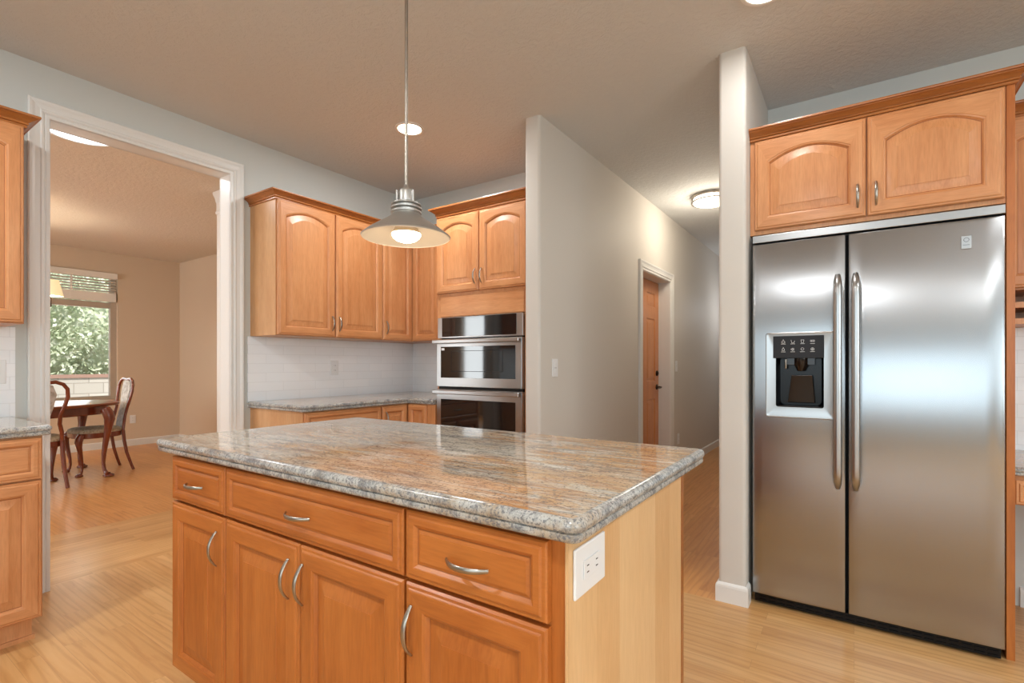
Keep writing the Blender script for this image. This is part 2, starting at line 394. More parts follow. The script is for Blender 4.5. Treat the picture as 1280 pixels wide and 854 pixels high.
plain_window('window_2', 'X', Y_R-.05, -1.3, 2.4, .75, 2.30, 3, 'wide white framed window behind the camera')
plain_window('window_3', 'Y', X_R+.05, -2.35, .55, .75, 2.35, 3, 'assumed white framed window in the right wall, unseen, for daylight fill')
plain_window('window_4', 'X', Y_R-.05, -7.5, -4.9, .6, 2.3, 2, 'assumed unseen dining room window for daylight fill')

# jamb lining of the opening (flat white boards)
b = MB(); JX0, JX1 = XL-.125, XL+.005
b.box(JX0, OY0, 0, JX1, OY0+.015, OZ); b.box(JX0, OY1-.015, 0, JX1, OY1, OZ); b.box(JX0, OY0+.015, OZ-.015, JX1, OY1-.015, OZ)
struct(b.build('trim_1', M_trim, bevel=.001), 'white jamb lining of the opening to the dining room', 'trim')
def casing(name, axis, c, sgn, a0, a1, ztop, w, label, m, prof=None, zb=0):
    # profile: (distance out from opening, projection from the wall)
    prof = prof or [(0, 0), (0, .010), (.004, .013), (.016, .013), (.020, .010), (.026, .016), (.034, .018), (.040, .014), (.060, .017), (w-.016, .022), (w-.006, .024), (w, .020), (w, 0)]
    rings = []
    for path in ((0, 0), (0, 1), (1, 1), (1, 0)):
        ring = []
        for u, p in prof:
            a = a0-u if path[0] == 0 else a1+u
            z = ztop+u if path[1] else zb
            ring.append((a, c+sgn*p, z) if axis == 'X' else (c+sgn*p, a, z))
        rings.append(ring)
    b = MB(); b.loft(rings, closed=True, cap0=True, cap1=True)
    return struct(b.build(name, m), label, 'trim')
casing('trim_2', 'Y', XL, 1,   .80, 1.703, 2.427, .087, 'white moulded casing around the opening to the dining room', M_trim)
casing('trim_3', 'Y', XL-.12, -1,   .80, 1.703, 2.427, .087, 'casing of the opening on the dining room side', M_trim)
# baseboards
BBP = [(0, 0), (0, .012), (.075, .012), (.085, .010), (.092, .004), (.095, 0)]
def baseboard(name, pts, outward, label, h=.095, m=None):
    # pts: plan polyline, outward: +1 = left of travel direction
    b = MB(); P2 = [Vector(p) for p in pts]; rings = []
    for i, p in enumerate(P2):
        d0 = (P2[i]-P2[i-1]).normalized() if i else (P2[1]-P2[0]).normalized()
        d1 = (P2[i+1]-P2[i]).normalized() if i < len(P2)-1 else d0
        n0 = Vector((-d0.y, d0.x))*outward; n1 = Vector((-d1.y, d1.x))*outward
        mt = (n0+n1); mt = mt/ (mt.dot(n0)) if mt.length > .01 else n0
        rings.append([(p.x+mt.x*q, p.y+mt.y*q, z*h/.095) for z, q in BBP])
    b.loft(rings, closed=True, cap0=True, cap1=True)
    return struct(b.build(name, m or M_trim), label, 'baseboard')
baseboard('baseboard_pillar', [(PX1, 2.70), (PX1, 2.63), (PX0, 2.63), (PX0, YH-.02)], -1 if False else 1, 'white baseboard wrapping the narrow wall end beside the refrigerator')
baseboard('baseboard_hall', [(HX1, YH-.02), (HX1, DY1+.09)], 1 if False else 1, 'white baseboard along the hall wall past the door')
baseboard('baseboard_hall', [(HX1, DY0-.09), (HX1, 2.645), (HX0, 2.645)], -1 if False else 1, 'white baseboard along the hall wall before the door')
baseboard('baseboard_dining', [(XD, YD), (XD, Y_R)], 1, 'white baseboard below the dining room window')
baseboard('baseboard_dining', [(XL-.12, YD), (XD, YD)], 1, 'white baseboard along the side wall of the dining room')
baseboard('baseboard_back', [(X_R, YB), (.66, YB)], 1, 'white baseboard on the wall under the desk')

# ------------------------------------------------------------------ doors and fronts
def handle_mesh():
    b = MB(); L = .052; pts = []; rad = []
    for i in range(21):
        t = -1+2*i/20
        pts.append((L*t, -.003-.023*(1-abs(t)**2.2), 0))
        k = 1-abs(t)**2
        rad.append((.0042+.0020*k, .0026+.0006*k))
    b.tube(pts, rad, 12, up=(0, 1, 0))
    return b
HB = handle_mesh(); H_ME = None
def handle(parent, x, y, z, vertical):
    global H_ME
    if H_ME is None:
        o = HB.build('handle', M_nickel, parent, smooth=50); H_ME = o.data
    else:
        o = bpy.data.objects.new('handle', H_ME); COL.objects.link(o); o.parent = parent
    o.location = (x, y, z)
    if vertical: o.rotation_euler = (0, R(90), 0)
    return o
def panel_front(name, parent, x0, x1, z0, z1, yb, t=.022, arch=0, stile=.056, mats=None, hx=None, hz=None, hvert=True, drawer=False, raise_w=.032):
    """raised-panel front, front faces -y; origin at its lower left back corner"""
    mats = mats or [M_wood, M_woodh]
    w, h = x1-x0, z1-z0; nT = 14 if arch else 4
    def ring(ins, y, a=0.0):
        pts = [(ins, ins), (w-ins, ins)]
        xs = [w-ins-(w-2*ins)*i/nT for i in range(nT+1)]
        for x in xs:
            u = (2*x-w)/(w-2*ins) if w-2*ins > 1e-6 else 0
            pts.append((x, h-ins-a*(u*u)))
        return [(p[0], -y, p[1]) for p in pts]
    T = t
    if drawer:
        seq = [(0, 0), (0, T-.007), (.003, T-.004), (.010, T-.004), (.012, T-.001), (.014, T), (stile-.008, T), (stile-.006, T-.001), (stile, T-.0065), (stile+.0025, T-.0068), (stile+.009, T-.0045), (stile+.0095, T-.0035), (stile+.014, T-.0035)]
    else:
        seq = [(0, 0), (0, T-.008), (.004, T-.0035), (.010, T-.0035), (.0125, T-.001), (.015, T), (stile-.006, T), (stile-.004, T-.002), (stile, T-.0035), (stile+.005, T-.0115), (stile+.0075, T-.0120), (stile+.012, T-.0115), (stile+.012+raise_w, T-.0035), (stile+.0125+raise_w, T-.0022), (stile+.018+raise_w, T-.0020)]
    rings = []
    for ins, y in seq:
        a = arch if ins > stile-.03 and not drawer and arch and ins >= stile-.0065 else 0
        rings.append(ring(ins, y, a))
    npt = len(rings[0])
    def mf(i, j):
        if drawer: return 2 if i == 8 else 1
        if i == 9: return 2
        if i == len(seq)-1 or ins_of(i) >= stile: return 0
        return 1 if (j == 0 or 2 <= j < npt-1) else 0
    def ins_of(i): return seq[max(0, min(i, len(seq)-1))][0]
    b = MB(); b.loft(rings, cap0=True, cap1=True, mf=mf)
    o = b.build(name, list(mats)+[M_groove], parent, (x0, yb, z0), smooth=9)
    if hx is not None: handle(o, hx-x0, -t, hz-z0, hvert)
    return o
def crown(parent, segs, z0, z1, out=.048, mats=None):
    """segs: plan polyline of the cabinet face; crown flares outward to the right of travel"""
    hh = z1-z0
    prof = [(0, 0), (.007, 0), (.009, hh*.05), (.009, hh*.16), (.006, hh*.18), (.006, hh*.22), (.013, hh*.26), (.015, hh*.33), (.012, hh*.38), (.012, hh*.41), (.018, hh*.50), (.027, hh*.63), (.036, hh*.72), (out-.008, hh*.76), (out-.008, hh*.80), (out, hh*.82), (out+.001, hh*.9), (out, hh), (0, hh)]
    P2 = [Vector(p) for p in segs]; rings = []
    for i, p in enumerate(P2):
        d0 = (P2[i]-P2[i-1]).normalized() if i else (P2[1]-P2[0]).normalized()
        d1 = (P2[i+1]-P2[i]).normalized() if i < len(P2)-1 else d0
        n0 = Vector((d0.y, -d0.x)); n1 = Vector((d1.y, -d1.x)); mt = n0+n1; mt = mt/mt.dot(n0)
        rings.append([(p.x+mt.x*q, p.y+mt.y*q, z0+z) for q, z in prof])
    b = MB(); b.loft(rings, cap0=True, cap1=True)
    return b.build('crown_moulding', mats or M_crown, parent)

# --- local frames: x along the face, front faces -y (rz=0: faces -Y; rz=90deg: faces +X)
UZ0, UZ1, UC = 1.357, 2.245, 2.300
def left_frame(y): return dict(loc=(XL, y, 0), rz=R(90))     # local x -> world Y, local -y -> world +X, local y=0 is the wall
# upper pair cabinet on the left wall: world Y 1.84..2.725
t = thing('wall_cabinet', 'honey maple wall cabinet with two arched doors beside the dining room opening', 'cabinet', (XL, 1.84, 0), R(90), 'arched door wall cabinets')
DEP = .312
b = MB(); b.box(0, -DEP, UZ0, .886, -.001, UZ1+.04); b.build('body', M_veneer2, t, bevel=.001, label='pale maple side panel and body')
b = MB(); b.box(0.002, -DEP-.0015, UZ0+.002, .886, -DEP, UZ1+.02); b.build('face_frame', M_wood, t)
panel_front('door', t, .006, .441, UZ0+.004, UZ1, -DEP-.002, arch=.045, hx=.415, hz=UZ0+.10)
panel_front('door', t, .449, .882, UZ0+.004, UZ1, -DEP-.002, arch=.045, hx=.475, hz=UZ0+.10)
crown(t, [(0, -.001), (0, -DEP-.002), (.886, -DEP-.002)], UZ1, UC)
# corner cabinet, L-shaped
t = thing('corner_wall_cabinet', 'honey maple corner wall cabinet with narrow bi-fold doors behind the pendant', 'cabinet', (XL, YB, 0), 0)
L0 = .655; q = DEP
poly = [(.001, -L0), (q, -L0), (q, -q), (L0-.02, -q), (L0-.02, -.001), (.001, -.001)]
b = MB(); b.loft([[(p[0], p[1], z) for p in poly] for z in (UZ0, UZ1+.04)], cap0=True, cap1=True); b.build('body', M_wood, t)
dd = thing('tmp', '', '', (0, 0, 0)); bpy.data.objects.remove(dd)
def rot_front(parent, loc, rz, **k):
    o = panel_front('door', parent, k.pop('x0'), k.pop('x1'), k.pop('z0'), k.pop('z1'), 0, **k)
    x0 = o.location.x; z0 = o.location.z
    M = Matrix.Translation(loc) @ Matrix.Rotation(rz, 4, 'Z') @ Matrix.Translation((x0, 0, z0))
    o.matrix_local = M
    return o
rot_front(t, (q+.002, -L0+.004, 0), R(90), x0=0, x1=L0-.004-q-.024, z0=UZ0+.004, z1=UZ1, stile=.05, raise_w=.022, hx=.03, hz=UZ0+.10)
rot_front(t, (q+.024, -q-.002, 0), 0, x0=0, x1=L0-.024-q-.024, z0=UZ0+.004, z1=UZ1, stile=.05, raise_w=.022)
crown(t, [(q+.002, -L0), (q+.002, -q-.002), (L0-.02, -q-.002)], UZ1, UC)
# narrow cabinet hidden beside the oven tower
t = thing('wall_cabinet', 'narrow honey maple wall cabinet between the corner cabinet and the oven tower', 'cabinet', (XL+L0-.018, YB, 0), 0)
wn = (-2.535)-(XL+L0-.018)
b = MB(); b.box(0, -DEP, UZ0, wn, -.001, UZ1+.04); b.build('body', M_wood, t)
panel_front('door', t, .004, wn-.004, UZ0+.004, UZ1, -DEP-.002, stile=.05, raise_w=.022, hx=wn-.03, hz=UZ0+.10)
crown(t, [(0, -DEP-.002), (wn, -DEP-.002)], UZ1, UC)

# oven tower
OX0, OX1, OYF = -2.533, -1.712, 2.75
t = thing('oven_cabinet', 'tall honey maple oven tower with two arched doors above the double oven', 'cabinet', (OX0, YB, 0), 0)
ow = OX1-OX0; od = YB-OYF
oz0, oz1 = .30, 1.505      # oven niche
nl, nr = .028, ow-.058      # niche in local x
b = MB()
b.box(0, -od, 0, nl, -.001, UZ1+.05); b.box(nr, -od, 0, ow, -.001, UZ1+.05)
b.box(nl, -od, oz1, nr, -.001, UZ1+.05); b.box(nl, -od+.06, .0, nr, -.001, .10); b.box(nl, -od, .10, nr, -.001, oz0-.002); b.box(nl, -.03, oz0, nr, -.001, oz1)
b.build('body', M_wood, t)
b = MB(); b.box(nl+.004, -od-.006, oz1+.004, nr-.004, -od-.0005, 1.655); b.build('filler_panel', M_woodh, t, bevel=.002)
panel_front('door', t, .003, .392, 1.677, 2.225, -od-.001, arch=.040, hx=.366, hz=1.775)
panel_front('door', t, .398, ow-.030, 1.677, 2.225, -od-.001, arch=.040, hx=.424, hz=1.775)
crown(t, [(0, -DEP-.09), (0, -od-.002), (ow, -od-.002)], UZ1-.01, UC)

# double oven
t = thing('double_wall_oven', 'stainless double wall oven with black glass in the tall oven cabinet', 'oven', (OX0+nl, OYF, 0), 0)
w = nr-nl-.004; x0 = .002
b = MB(); b.box(x0+.01, .001, oz0+.01, x0+w-.01, .55, oz1-.01); b.build('body', M_black, t)
b = MB(); b.box(x0-.01, -.022, 1.352, x0+w, -.001, oz1-.004); b.build('control_panel', M_steel2, t, bevel=.002)
b = MB(); b.box(x0+.032, -.024, 1.362, x0+w-.05, -.0221, 1.498); b.build('control_glass', M_blackg, t, bevel=.0005)
def oven_door(z0, z1, gz0, gz1, inner):
    b = MB(); b.box(x0-.01, -.034, z0, x0+w, -.001, z1); d = b.build('oven_door', M_steel2, t, bevel=.003)
    b = MB(); b.box(x0+.032, -.0360, gz0, x0+w-.05, -.0341, gz1); b.build('door_glass', M_blackg, d, bevel=.0005)
    if inner:
        b = MB(); g = .0362
        a0, a1, c0, c1 = x0+.13, x0+w-.15, gz0+.045, gz1-.03
        for q_ in ((a0, c0, a1, c0+.003), (a0, c1-.003, a1, c1), (a0, c0, a0+.003, c1), (a1-.003, c0, a1, c1)):
            b.box(q_[0], -g-.0004, q_[1], q_[2], -g, q_[3])
        b.build('window_border', M_cpanel, d)
        b = MB(); b.box(x0+.038, -.0366, gz1-.026, x0+.066, -.0361, gz1-.010); b.build('sticker', M_wplast, d, label='small white sticker')
    b = MB(); hz = z1-.018
    b.box(x0-.018, -.078, hz-.014, x0+w+.0, -.062, hz+.014)
    for sx in (x0+.02, x0+w-.05): b.box(sx, -.064, hz-.010, sx+.024, -.0335, hz+.010)
    b.build('handle', M_steel2, d, bevel=.005, seg=3)
oven_door(1.004, 1.344, 1.068, 1.290, True)
oven_door(oz0+.06, .985, oz0+.16, .915, False)
b = MB(); b.box(x0, -.012, oz0+.004, x0+w-.004, -.001, oz0+.055); b.build('vent_trim', M_steel2, t)
b = MB(); b.box(x0, -.020, .986, x0+w-.004, -.002, 1.003); b.build('vent_gap', M_rubber, t)

# ------------------------------------------------------------------ worktops
def offset_poly(P, d):
    n_ = len(P); out = []
    for i in range(n_):
        a, p, c_ = Vector(P[i-1]), Vector(P[i]), Vector(P[(i+1) % n_])
        d0 = (p-a).normalized(); d1 = (c_-p).normalized()
        n0 = Vector((-d0.y, d0.x)); n1 = Vector((-d1.y, d1.x)); m_ = n0+n1; m_ = m_/max(.3, m_.dot(n0))
        out.append((p.x+m_.x*d, p.y+m_.y*d))
    return out
def rounded(P, rads, n_=6):
    out = []
    for i, p in enumerate(P):
        r = rads[i]
        if r <= 0: out.append(p); continue
        p = Vector(p); a = (Vector(P[i-1])-p).normalized(); c_ = (Vector(P[(i+1) % len(P)])-p).normalized()
        p0 = p+a*r; p1 = p+c_*r
        for k in range(n_+1):
            u = k/n_; out.append(tuple((1-u)**2*p0+2*u*(1-u)*p+u*u*p1))
    return out
def worktop(name, P, rads, z1, label, t_=.042, plain=None):
    """CCW outline, moulded double edge"""
    P = rounded(P, rads); z0 = z1-t_
    prof = [(.016, 0), (.008, .001), (.005, .004), (.004, .010), (.005, .0155), (.0085, .0175), (.0085, .019), (.003, .020), (.0005, .025), (0, .030), (.002, .036), (.006, .0400), (.011, .0418), (.016, .042)]
    rings = [[(x, y, z0+q_[1]*t_/.042) for x, y in offset_poly(P, q_[0])] for q_ in prof]
    b = MB(); nr_ = len(prof)
    b.loft(rings, cap0=True, cap1=True, mf=lambda i, j: 0 if i == nr_-1 or i == -1 else 1)
    o = b.build(name, [M_granite, M_gedge], smooth=40); tag(o, label, 'countertop')
    return o
CT = .910; CH = CT-.042
worktop('countertop', [(-2.0, .738), (-.372, .738), (-.372, 1.60), (-2.0, 1.60)], [.03]*4, CT, 'large polished granite countertop of grey and rust on the kitchen island')
worktop('countertop', [(XL+.010, 1.815), (-2.785, 1.815), (-2.785, 2.70), (OX0-.002, 2.70), (OX0-.002, YB-.011), (XL+.010, YB-.011)], [0, .03, 0, 0, 0, 0], CT, 'L-shaped granite countertop in the corner beside the oven tower')
worktop('countertop', [(XL+.010, -.60), (-2.80, -.60), (-2.80, .665), (XL+.010, .665)], [0, 0, .02, 0], CT, 'granite countertop at the left edge before the dining room opening')
worktop('countertop', [(.525, 2.79), (1.9, 2.79), (1.9, YB-.011), (.525, YB-.011)], [0, 0, 0, 0], .755, 'low granite desk countertop to the right of the refrigerator', .034)

# backsplash
def slab(name, q_, m, label, cat):
    b = MB(); b.box(*q_); return tag(b.build(name, m), label, cat)
slab('backsplash', (XL+.0005, 1.82, CT-.04, XL+.009, YB-.0005, UZ0-.001), M_tileY, 'white tile backsplash on the left wall under the arched wall cabinets', 'backsplash')
slab('backsplash', (XL+.009, YB-.0095, CT-.04, OX0-.001, YB-.0005, UZ0-.001), M_tileX, 'white tile backsplash on the back wall beside the oven tower', 'backsplash')
slab('backsplash', (XL+.0005, -.60, CT-.04, XL+.009, .670, 1.349), M_tileY, 'white tile backsplash at the far left edge', 'backsplash')
slab('backsplash', (.525, YB-.0095, .72, 1.9, YB-.0005, 1.342), M_tileX, 'white tile backsplash above the desk right of the refrigerator', 'backsplash')

# ------------------------------------------------------------------ base cabinets
BZ = CH-.001
def base_unit(name, label, loc, rz, w, drawer=True, end=None, group=None, hright=True, depth=.60, two=False):
    t = thing(name, label, 'cabinet', loc, rz, group)
    b = MB(); b.box(0, -depth, .105, w, -.001, BZ); b.build('body', M_veneer2 if end else M_wood, t, bevel=.001)
    b = MB(); b.box(.001, -depth-.0015, .106, w-.001, -depth, BZ-.001); b.build('face_frame', M_wood, t)
    b = MB(); b.box(.0, -depth+.065, 0, w-(.02 if end else 0), -.02, .105); b.box(-.0, -depth+.055, 0, w-(.012 if end else 0), -depth+.066, .018); b.build('toe_kick', M_wood, t)
    zt = BZ-.006
    if drawer:
        panel_front('drawer', t, .006, w-.006, zt-.172, zt, -depth-.002, stile=.034, drawer=True, hx=w/2, hz=zt-.086, hvert=False)
        zt -= .178
    if two:
        panel_front('door', t, .006, w/2-.002, .113, zt, -depth-.002, hx=w/2-.03, hz=zt-.08)
        panel_front('door', t, w/2+.002, w-.006, .113, zt, -depth-.002, hx=w/2+.03, hz=zt-.08)
    else:
        hx = w-.035 if hright else .035
        panel_front('door', t, .006, w-.006, .113, zt, -depth-.002, hx=hx, hz=zt-.08)
    return t
base_unit('base_cabinet', 'maple base cabinet with drawer at the left edge before the dining room opening', (XL, .177, 0), R(90), .46, end=True, hright=False)
base_unit('base_cabinet', 'maple base cabinet left of the frame next to the end cabinet', (XL, -.285, 0), R(90), .46, hright=False)
base_unit('base_cabinet', 'maple base cabinet with wide drawer under the corner countertop beside the opening', (XL, 1.84, 0), R(90), .614, end=True, depth=.61, two=True)
# corner base
t = thing('corner_base_cabinet', 'maple corner base cabinet with two narrow doors beside the oven tower', 'cabinet', (XL, YB, 0), 0)
cl = YB-2.456; ci = .61; cx_ = OX0-.002-XL
poly = [(.001, -cl), (ci, -cl), (ci, -ci-.045), (cx_, -ci-.045), (cx_, -.001), (.001, -.001)]
b = MB(); b.loft([[(p[0], p[1], z) for p in poly] for z in (.105, BZ)], cap0=True, cap1=True)
b.build('body', M_wood, t)
poly = [(.001, -cl), (ci-.065, -cl), (ci-.065, -ci+.02), (cx_, -ci+.02), (cx_, -.001), (.001, -.001)]
b = MB(); b.loft([[(p[0], p[1], z) for p in poly] for z in (0, .105)], cap0=True, cap1=True); b.build('toe_kick', M_wood, t)
rot_front(t, (ci+.001, -cl+.004, 0), R(90), x0=0, x1=cl-ci-.045-.028, z0=.113, z1=BZ-.006, stile=.045, raise_w=.02, hx=.03, hz=BZ-.1)
rot_front(t, (ci+.024, -ci-.046, 0), 0, x0=0, x1=.185, z0=.113, z1=BZ-.006, stile=.040, raise_w=.018)

# upper cabinets at the far left
def upper_left(y0, w, label, last):
    t = thing('wall_cabinet', label, 'cabinet', (XL, y0, 0), R(90))
    b = MB(); b.box(0, -DEP, 1.350, w, -.001, UZ1+.04); b.build('body', M_wood, t, bevel=.001)
    panel_front('door', t, .004, w-.004, 1.354, UZ1-.005, -DEP-.002, arch=.045, hx=.03, hz=1.45)
    crown(t, [(0, -DEP-.002), (w, -DEP-.002), (w, -.001)] if last else [(0, -DEP-.002), (w, -DEP-.002)], UZ1-.005, UC-.005)
upper_left(.187, .452, 'honey maple wall cabinet at the left edge of the view beside the white casing', True)
upper_left(-.267, .452, 'honey maple wall cabinet left of the frame next to the end wall cabinet', False)

# ------------------------------------------------------------------ island
t = thing('kitchen_island', 'large maple kitchen island with three drawers and four doors under granite', 'kitchen island', (-1.905, .775, 0), 0)
IW = 1.905-.409; IDp = 1.46-.775
b = MB(); b.box(0, 0, .145, IW-.006, IDp, BZ); b.build('body', M_wood_dim, t, bevel=.001)
b = MB(); b.box(IW-.0055, -.003, .0, IW, IDp, BZ-.0005); b.build('end_panel', M_veneer, t, bevel=.0008, label='pale maple end panel with vertical boards')
b = MB(); b.box(IW-.0050, IDp+.0005, 0, IW+.002, IDp+.018, BZ-.0005); b.build('corner_moulding', M_crown, t)
b = MB(); b.box(.02, .075, 0, IW-.0065, IDp-.01, .145); b.build('toe_kick', M_wood_dim, t)
X = lambda wx: wx+1.905
mi_ = [M_wood_dim, M_woodh_dim]
for a, c_ in ((-1.902, -1.551), (-1.545, -.797), (-.789, -.442)):
    panel_front('drawer', t, X(a), X(c_), .715, .859, -.001, mats=mi_, stile=.034, drawer=True, hx=X((a+c_)/2), hz=.782, hvert=False)
for a, c_, hx in ((-1.902, -1.551, -1.588), (-1.545, -1.174, -1.212), (-1.170, -.797, -1.150), (-.789, -.442, -.766)):
    panel_front('door', t, X(a), X(c_), .150, .706, -.001, mats=mi_, stile=.058, hx=X(hx), hz=.612)

def receptacle(name, label, loc, rz, kind='outlet', w=.072, h=.116, z90=False):
    cat = 'switch' if kind == 'switch' else 'outlet'
    t = thing(name, label, cat, loc, rz)
    b = MB(); b.box(-w/2, -.006, -h/2, w/2, -.0003, h/2); b.build('cover_plate', M_wplast, t, bevel=.003)
    b = MB(); iw, ih = .034, .067
    if z90: iw, ih = ih, iw
    b.box(-iw/2, -.0085, -ih/2, iw/2, -.0062, ih/2); f = b.build('rocker' if kind == 'switch' else 'socket', M_wplast, t, bevel=.001)
    def slot(*q):
        b = MB(); b.box(*q); b.build('slot', M_slot, f, label='dark slot')
    if kind == 'switch': slot(-iw/2+.003, -.0090, -.001, iw/2-.003, -.0086, .001)
    else:
        for s_ in (-1, 1):
            for dx in (-.006, .006):
                if z90: slot(s_*.019-.004, -.0090, dx-.001, s_*.019+.004, -.0086, dx+.001)
                else: slot(dx-.001, -.0090, s_*.019-.004, dx+.001, -.0086, s_*.019+.004)
    return t
receptacle('wall_outlet', 'white horizontal electrical outlet on the pale end of the island', (-.409, .853, .797+.0), R(90), w=.128, h=.090, z90=True)
receptacle('wall_outlet', 'white electrical outlet on the tile under the arched wall cabinets', (XL+.009, 2.51, 1.135), R(90))
receptacle('wall_outlet', 'white electrical outlet on the tile at the far left edge', (XL+.009, .60, 1.13), R(90))
receptacle('light_switch', 'white light switch near the rounded end of the hall wall', (HX1, 2.83, 1.142), R(90), 'switch')
receptacle('light_switch', 'white light switch on the hall wall just past the wooden door', (HX1, 5.50, 1.14), R(90), 'switch')
receptacle('wall_outlet', 'white electrical outlet low on the hall wall past the wooden door', (HX1, 5.58, .345), R(90))
receptacle('wall_outlet', 'white electrical outlet low on the wall behind the dining chair', (XD, 2.878, .377), R(90))

# ------------------------------------------------------------------ refrigerator
FX0, FX1, FY = -.411, .486, 2.68
t = thing('refrigerator', 'stainless side-by-side refrigerator with ice and water dispenser', 'refrigerator', (0, FY, 0), 0)
b = MB(); b.box(FX0+.006, .075, .02, FX1-.006, .62, 1.775); b.build('body', M_rubber, t)
b = MB(); b.box(FX0+.001, .012, 1.755, FX1+.001, .074, 1.790); b.build('top_grille', M_steel2, t, bevel=.002)
def fr_door(name, x0, x1, hole=None):
    z0, z1 = .055, 1.747; d = .068; cv = .004; b = MB()
    def yy(x): u = (2*x-(x0+x1))/(x1-x0); return cv*(u*u)
    r = .012
    us = [k/10 for k in range(11)]
    if hole: us = sorted(set(us+[(hole[0]-x0-r)/(x1-x0-2*r), (hole[1]-x0-r)/(x1-x0-2*r)]))
    rings = []
    for ins, y in ((0, d), (0, r), (.0035, .0035), (r, 0)):
        xs = [x0+ins+(x1-x0-2*ins)*u for u in us]
        ring = [(x, (yy(x) if y < .03 else 0)+y, z0+ins) for x in xs]+[(x, (yy(x) if y < .03 else 0)+y, z1-ins) for x in reversed(xs)]
        rings.append(ring)
    b.loft(rings, cap0=True)
    xs = [x0+r+(x1-x0-2*r)*u for u in us]
    zs = [z0+r, z1-r] if hole is None else [z0+r, hole[2], hole[3], z1-r]
    for zi in range(len(zs)-1):
        for k in range(len(xs)-1):
            xm = (xs[k]+xs[k+1])/2
            if hole and zi == 1 and hole[0] < xm < hole[1]: continue
            b.add([(xs[k], yy(xs[k]), zs[zi]), (xs[k+1], yy(xs[k+1]), zs[zi]), (xs[k+1], yy(xs[k+1]), zs[zi+1]), (xs[k], yy(xs[k]), zs[zi+1])], [(0, 1, 2, 3)])
    return b.build(name, M_steel, t, smooth=40)
SPL = -.026
fl = fr_door('freezer_door', FX0, SPL-.004, (-.307, -.113, .966, 1.205))
frd = fr_door('fridge_door', SPL+.004, FX1)
def bar_handle(parent, x):
    z0, z1 = .612, 1.566; pts = []; rad = []
    for i in range(29):
        u = i/28; z = z0+(z1-z0)*u; e = min(u, 1-u)*2
        k = min(1, e/.12); k = math.sin(k*PI/2)
        pts.append((x, -.004-.046*k, z)); rad.append((.010+.007*k, .006+.006*k))
    b = MB(); b.tube(pts, rad, 14, up=(0, 1, 0))
    for z in (z0+.012, z1-.012): b.lathe([(.011, 0.004), (.011, -.012)], (x, 0, z), 14, axis='Y')
    return b.build('handle', M_steel2, parent, smooth=50, label='long bowed bar handle')
bar_handle(fl, -.060); bar_handle(frd, .006)
# dispenser
dp = MB(); dx0, dx1, dz0, dz1 = -.350, -.071, .916, 1.316
hx0, hx1, hz0, hz1 = -.307, -.113, .966, 1.205
def rr(x0, x1, z0, z1, r, y, n_=5):
    pts = []
    for cx, cz, a in ((x1-r, z0+r, -PI/2), (x1-r, z1-r, 0), (x0+r, z1-r, PI/2), (x0+r, z0+r, PI)):
        for k in range(n_+1): an = a+PI/2*k/n_; pts.append((cx+r*math.cos(an), y, cz+r*math.sin(an)))
    return pts
dp.loft([rr(dx0, dx1, dz0, dz1, .012, .001), rr(dx0, dx1, dz0, dz1, .012, -.004), rr(dx0+.003, dx1-.003, dz0+.003, dz1-.003, .010, -.006),
         rr(dx0+.009, dx1-.009, dz0+.009, dz1-.009, .008, -.0045), rr(hx0, hx1, hz0, hz1, .010, -.0040), rr(hx0, hx1, hz0, hz1, .010, .004)])
disp = dp.build('dispenser', M_steel2, t, smooth=40)
b = MB(); b.loft([rr(hx0, hx1, hz0, hz1, .010, -.003), rr(hx0+.001, hx1-.001, hz0+.001, hz1, .010, .04), rr(hx0+.012, hx1-.012, hz0+.008, hz1, .02, .066)], cap1=True)
b.build('recess', M_black, disp, smooth=40, label='glossy black dispenser recess')
b = MB(); b.box(-.318, -.010, 1.195, -.112, -.0062, 1.299); cp = b.build('control_panel', M_cpanel, disp, bevel=.002)
b = MB(); b.loft([[(x, y, z) for x, y, z in ((-.245, .035, 1.115), (-.160, .035, 1.115), (-.150, .052, .985), (-.262, .052, .985))], [(x, y-.006, z) for x, y, z in ((-.245, .035, 1.115), (-.160, .035, 1.115), (-.150, .052, .985), (-.262, .052, .985))]], cap0=True, cap1=True)
b.build('paddle', M_smoke, disp, bevel=.002)
b = MB(); b.lathe([(.030, 1.20), (.030, 1.165), (.020, 1.145), (.016, 1.135)], (-.205, .032, 0), 20); b.box(-.262, .020, 1.165, -.150, .055, 1.196); b.build('chute', M_smoke, disp, smooth=40)
b = MB(); b.lathe([(.005, 1.19), (.005, 1.15), (.0035, 1.145)], (-.268, .024, 0), 12); b.build('nozzle', M_nickel, disp, smooth=40)
b = MB(); b.box(-.300, -.001, .9665, -.120, .060, .972); b.build('drip_tray', M_smoke, disp, bevel=.001)
# icons
yi = -.0103
def icon(name, lines, w_=.0011):
    b = MB()
    for pts in lines:
        for (xa, za), (xb, zb) in zip(pts[:-1], pts[1:]):
            d = Vector((xb-xa, zb-za)); L = d.length
            if L < 1e-6: continue
            nrm = Vector((-d.y, d.x))/L*w_/2; e = d/L*w_/3
            A = [(xa-e.x+nrm.x, za-e.y+nrm.y), (xb+e.x+nrm.x, zb+e.y+nrm.y), (xb+e.x-nrm.x, zb+e.y-nrm.y), (xa-e.x-nrm.x, za-e.y-nrm.y)]
            b.add([(x, yi, z) for x, z in A]+[(x, yi+.0003, z) for x, z in A], [(0, 1, 2, 3), (4, 7, 6, 5), (0, 4, 5, 1), (1, 5, 6, 2), (2, 6, 7, 3), (3, 7, 4, 0)])
    o = b.build(name, M_icon, cp)
icx = [-.275, -.236, -.197, -.157]; zr = 1.272; zr2 = 1.236
def circ(x, z, r, a0=0, a1=2*PI, n_=10): return [(x+r*math.cos(a0+(a1-a0)*k/n_), z+r*math.sin(a0+(a1-a0)*k/n_)) for k in range(n_+1)]
a, c, e, g = icx
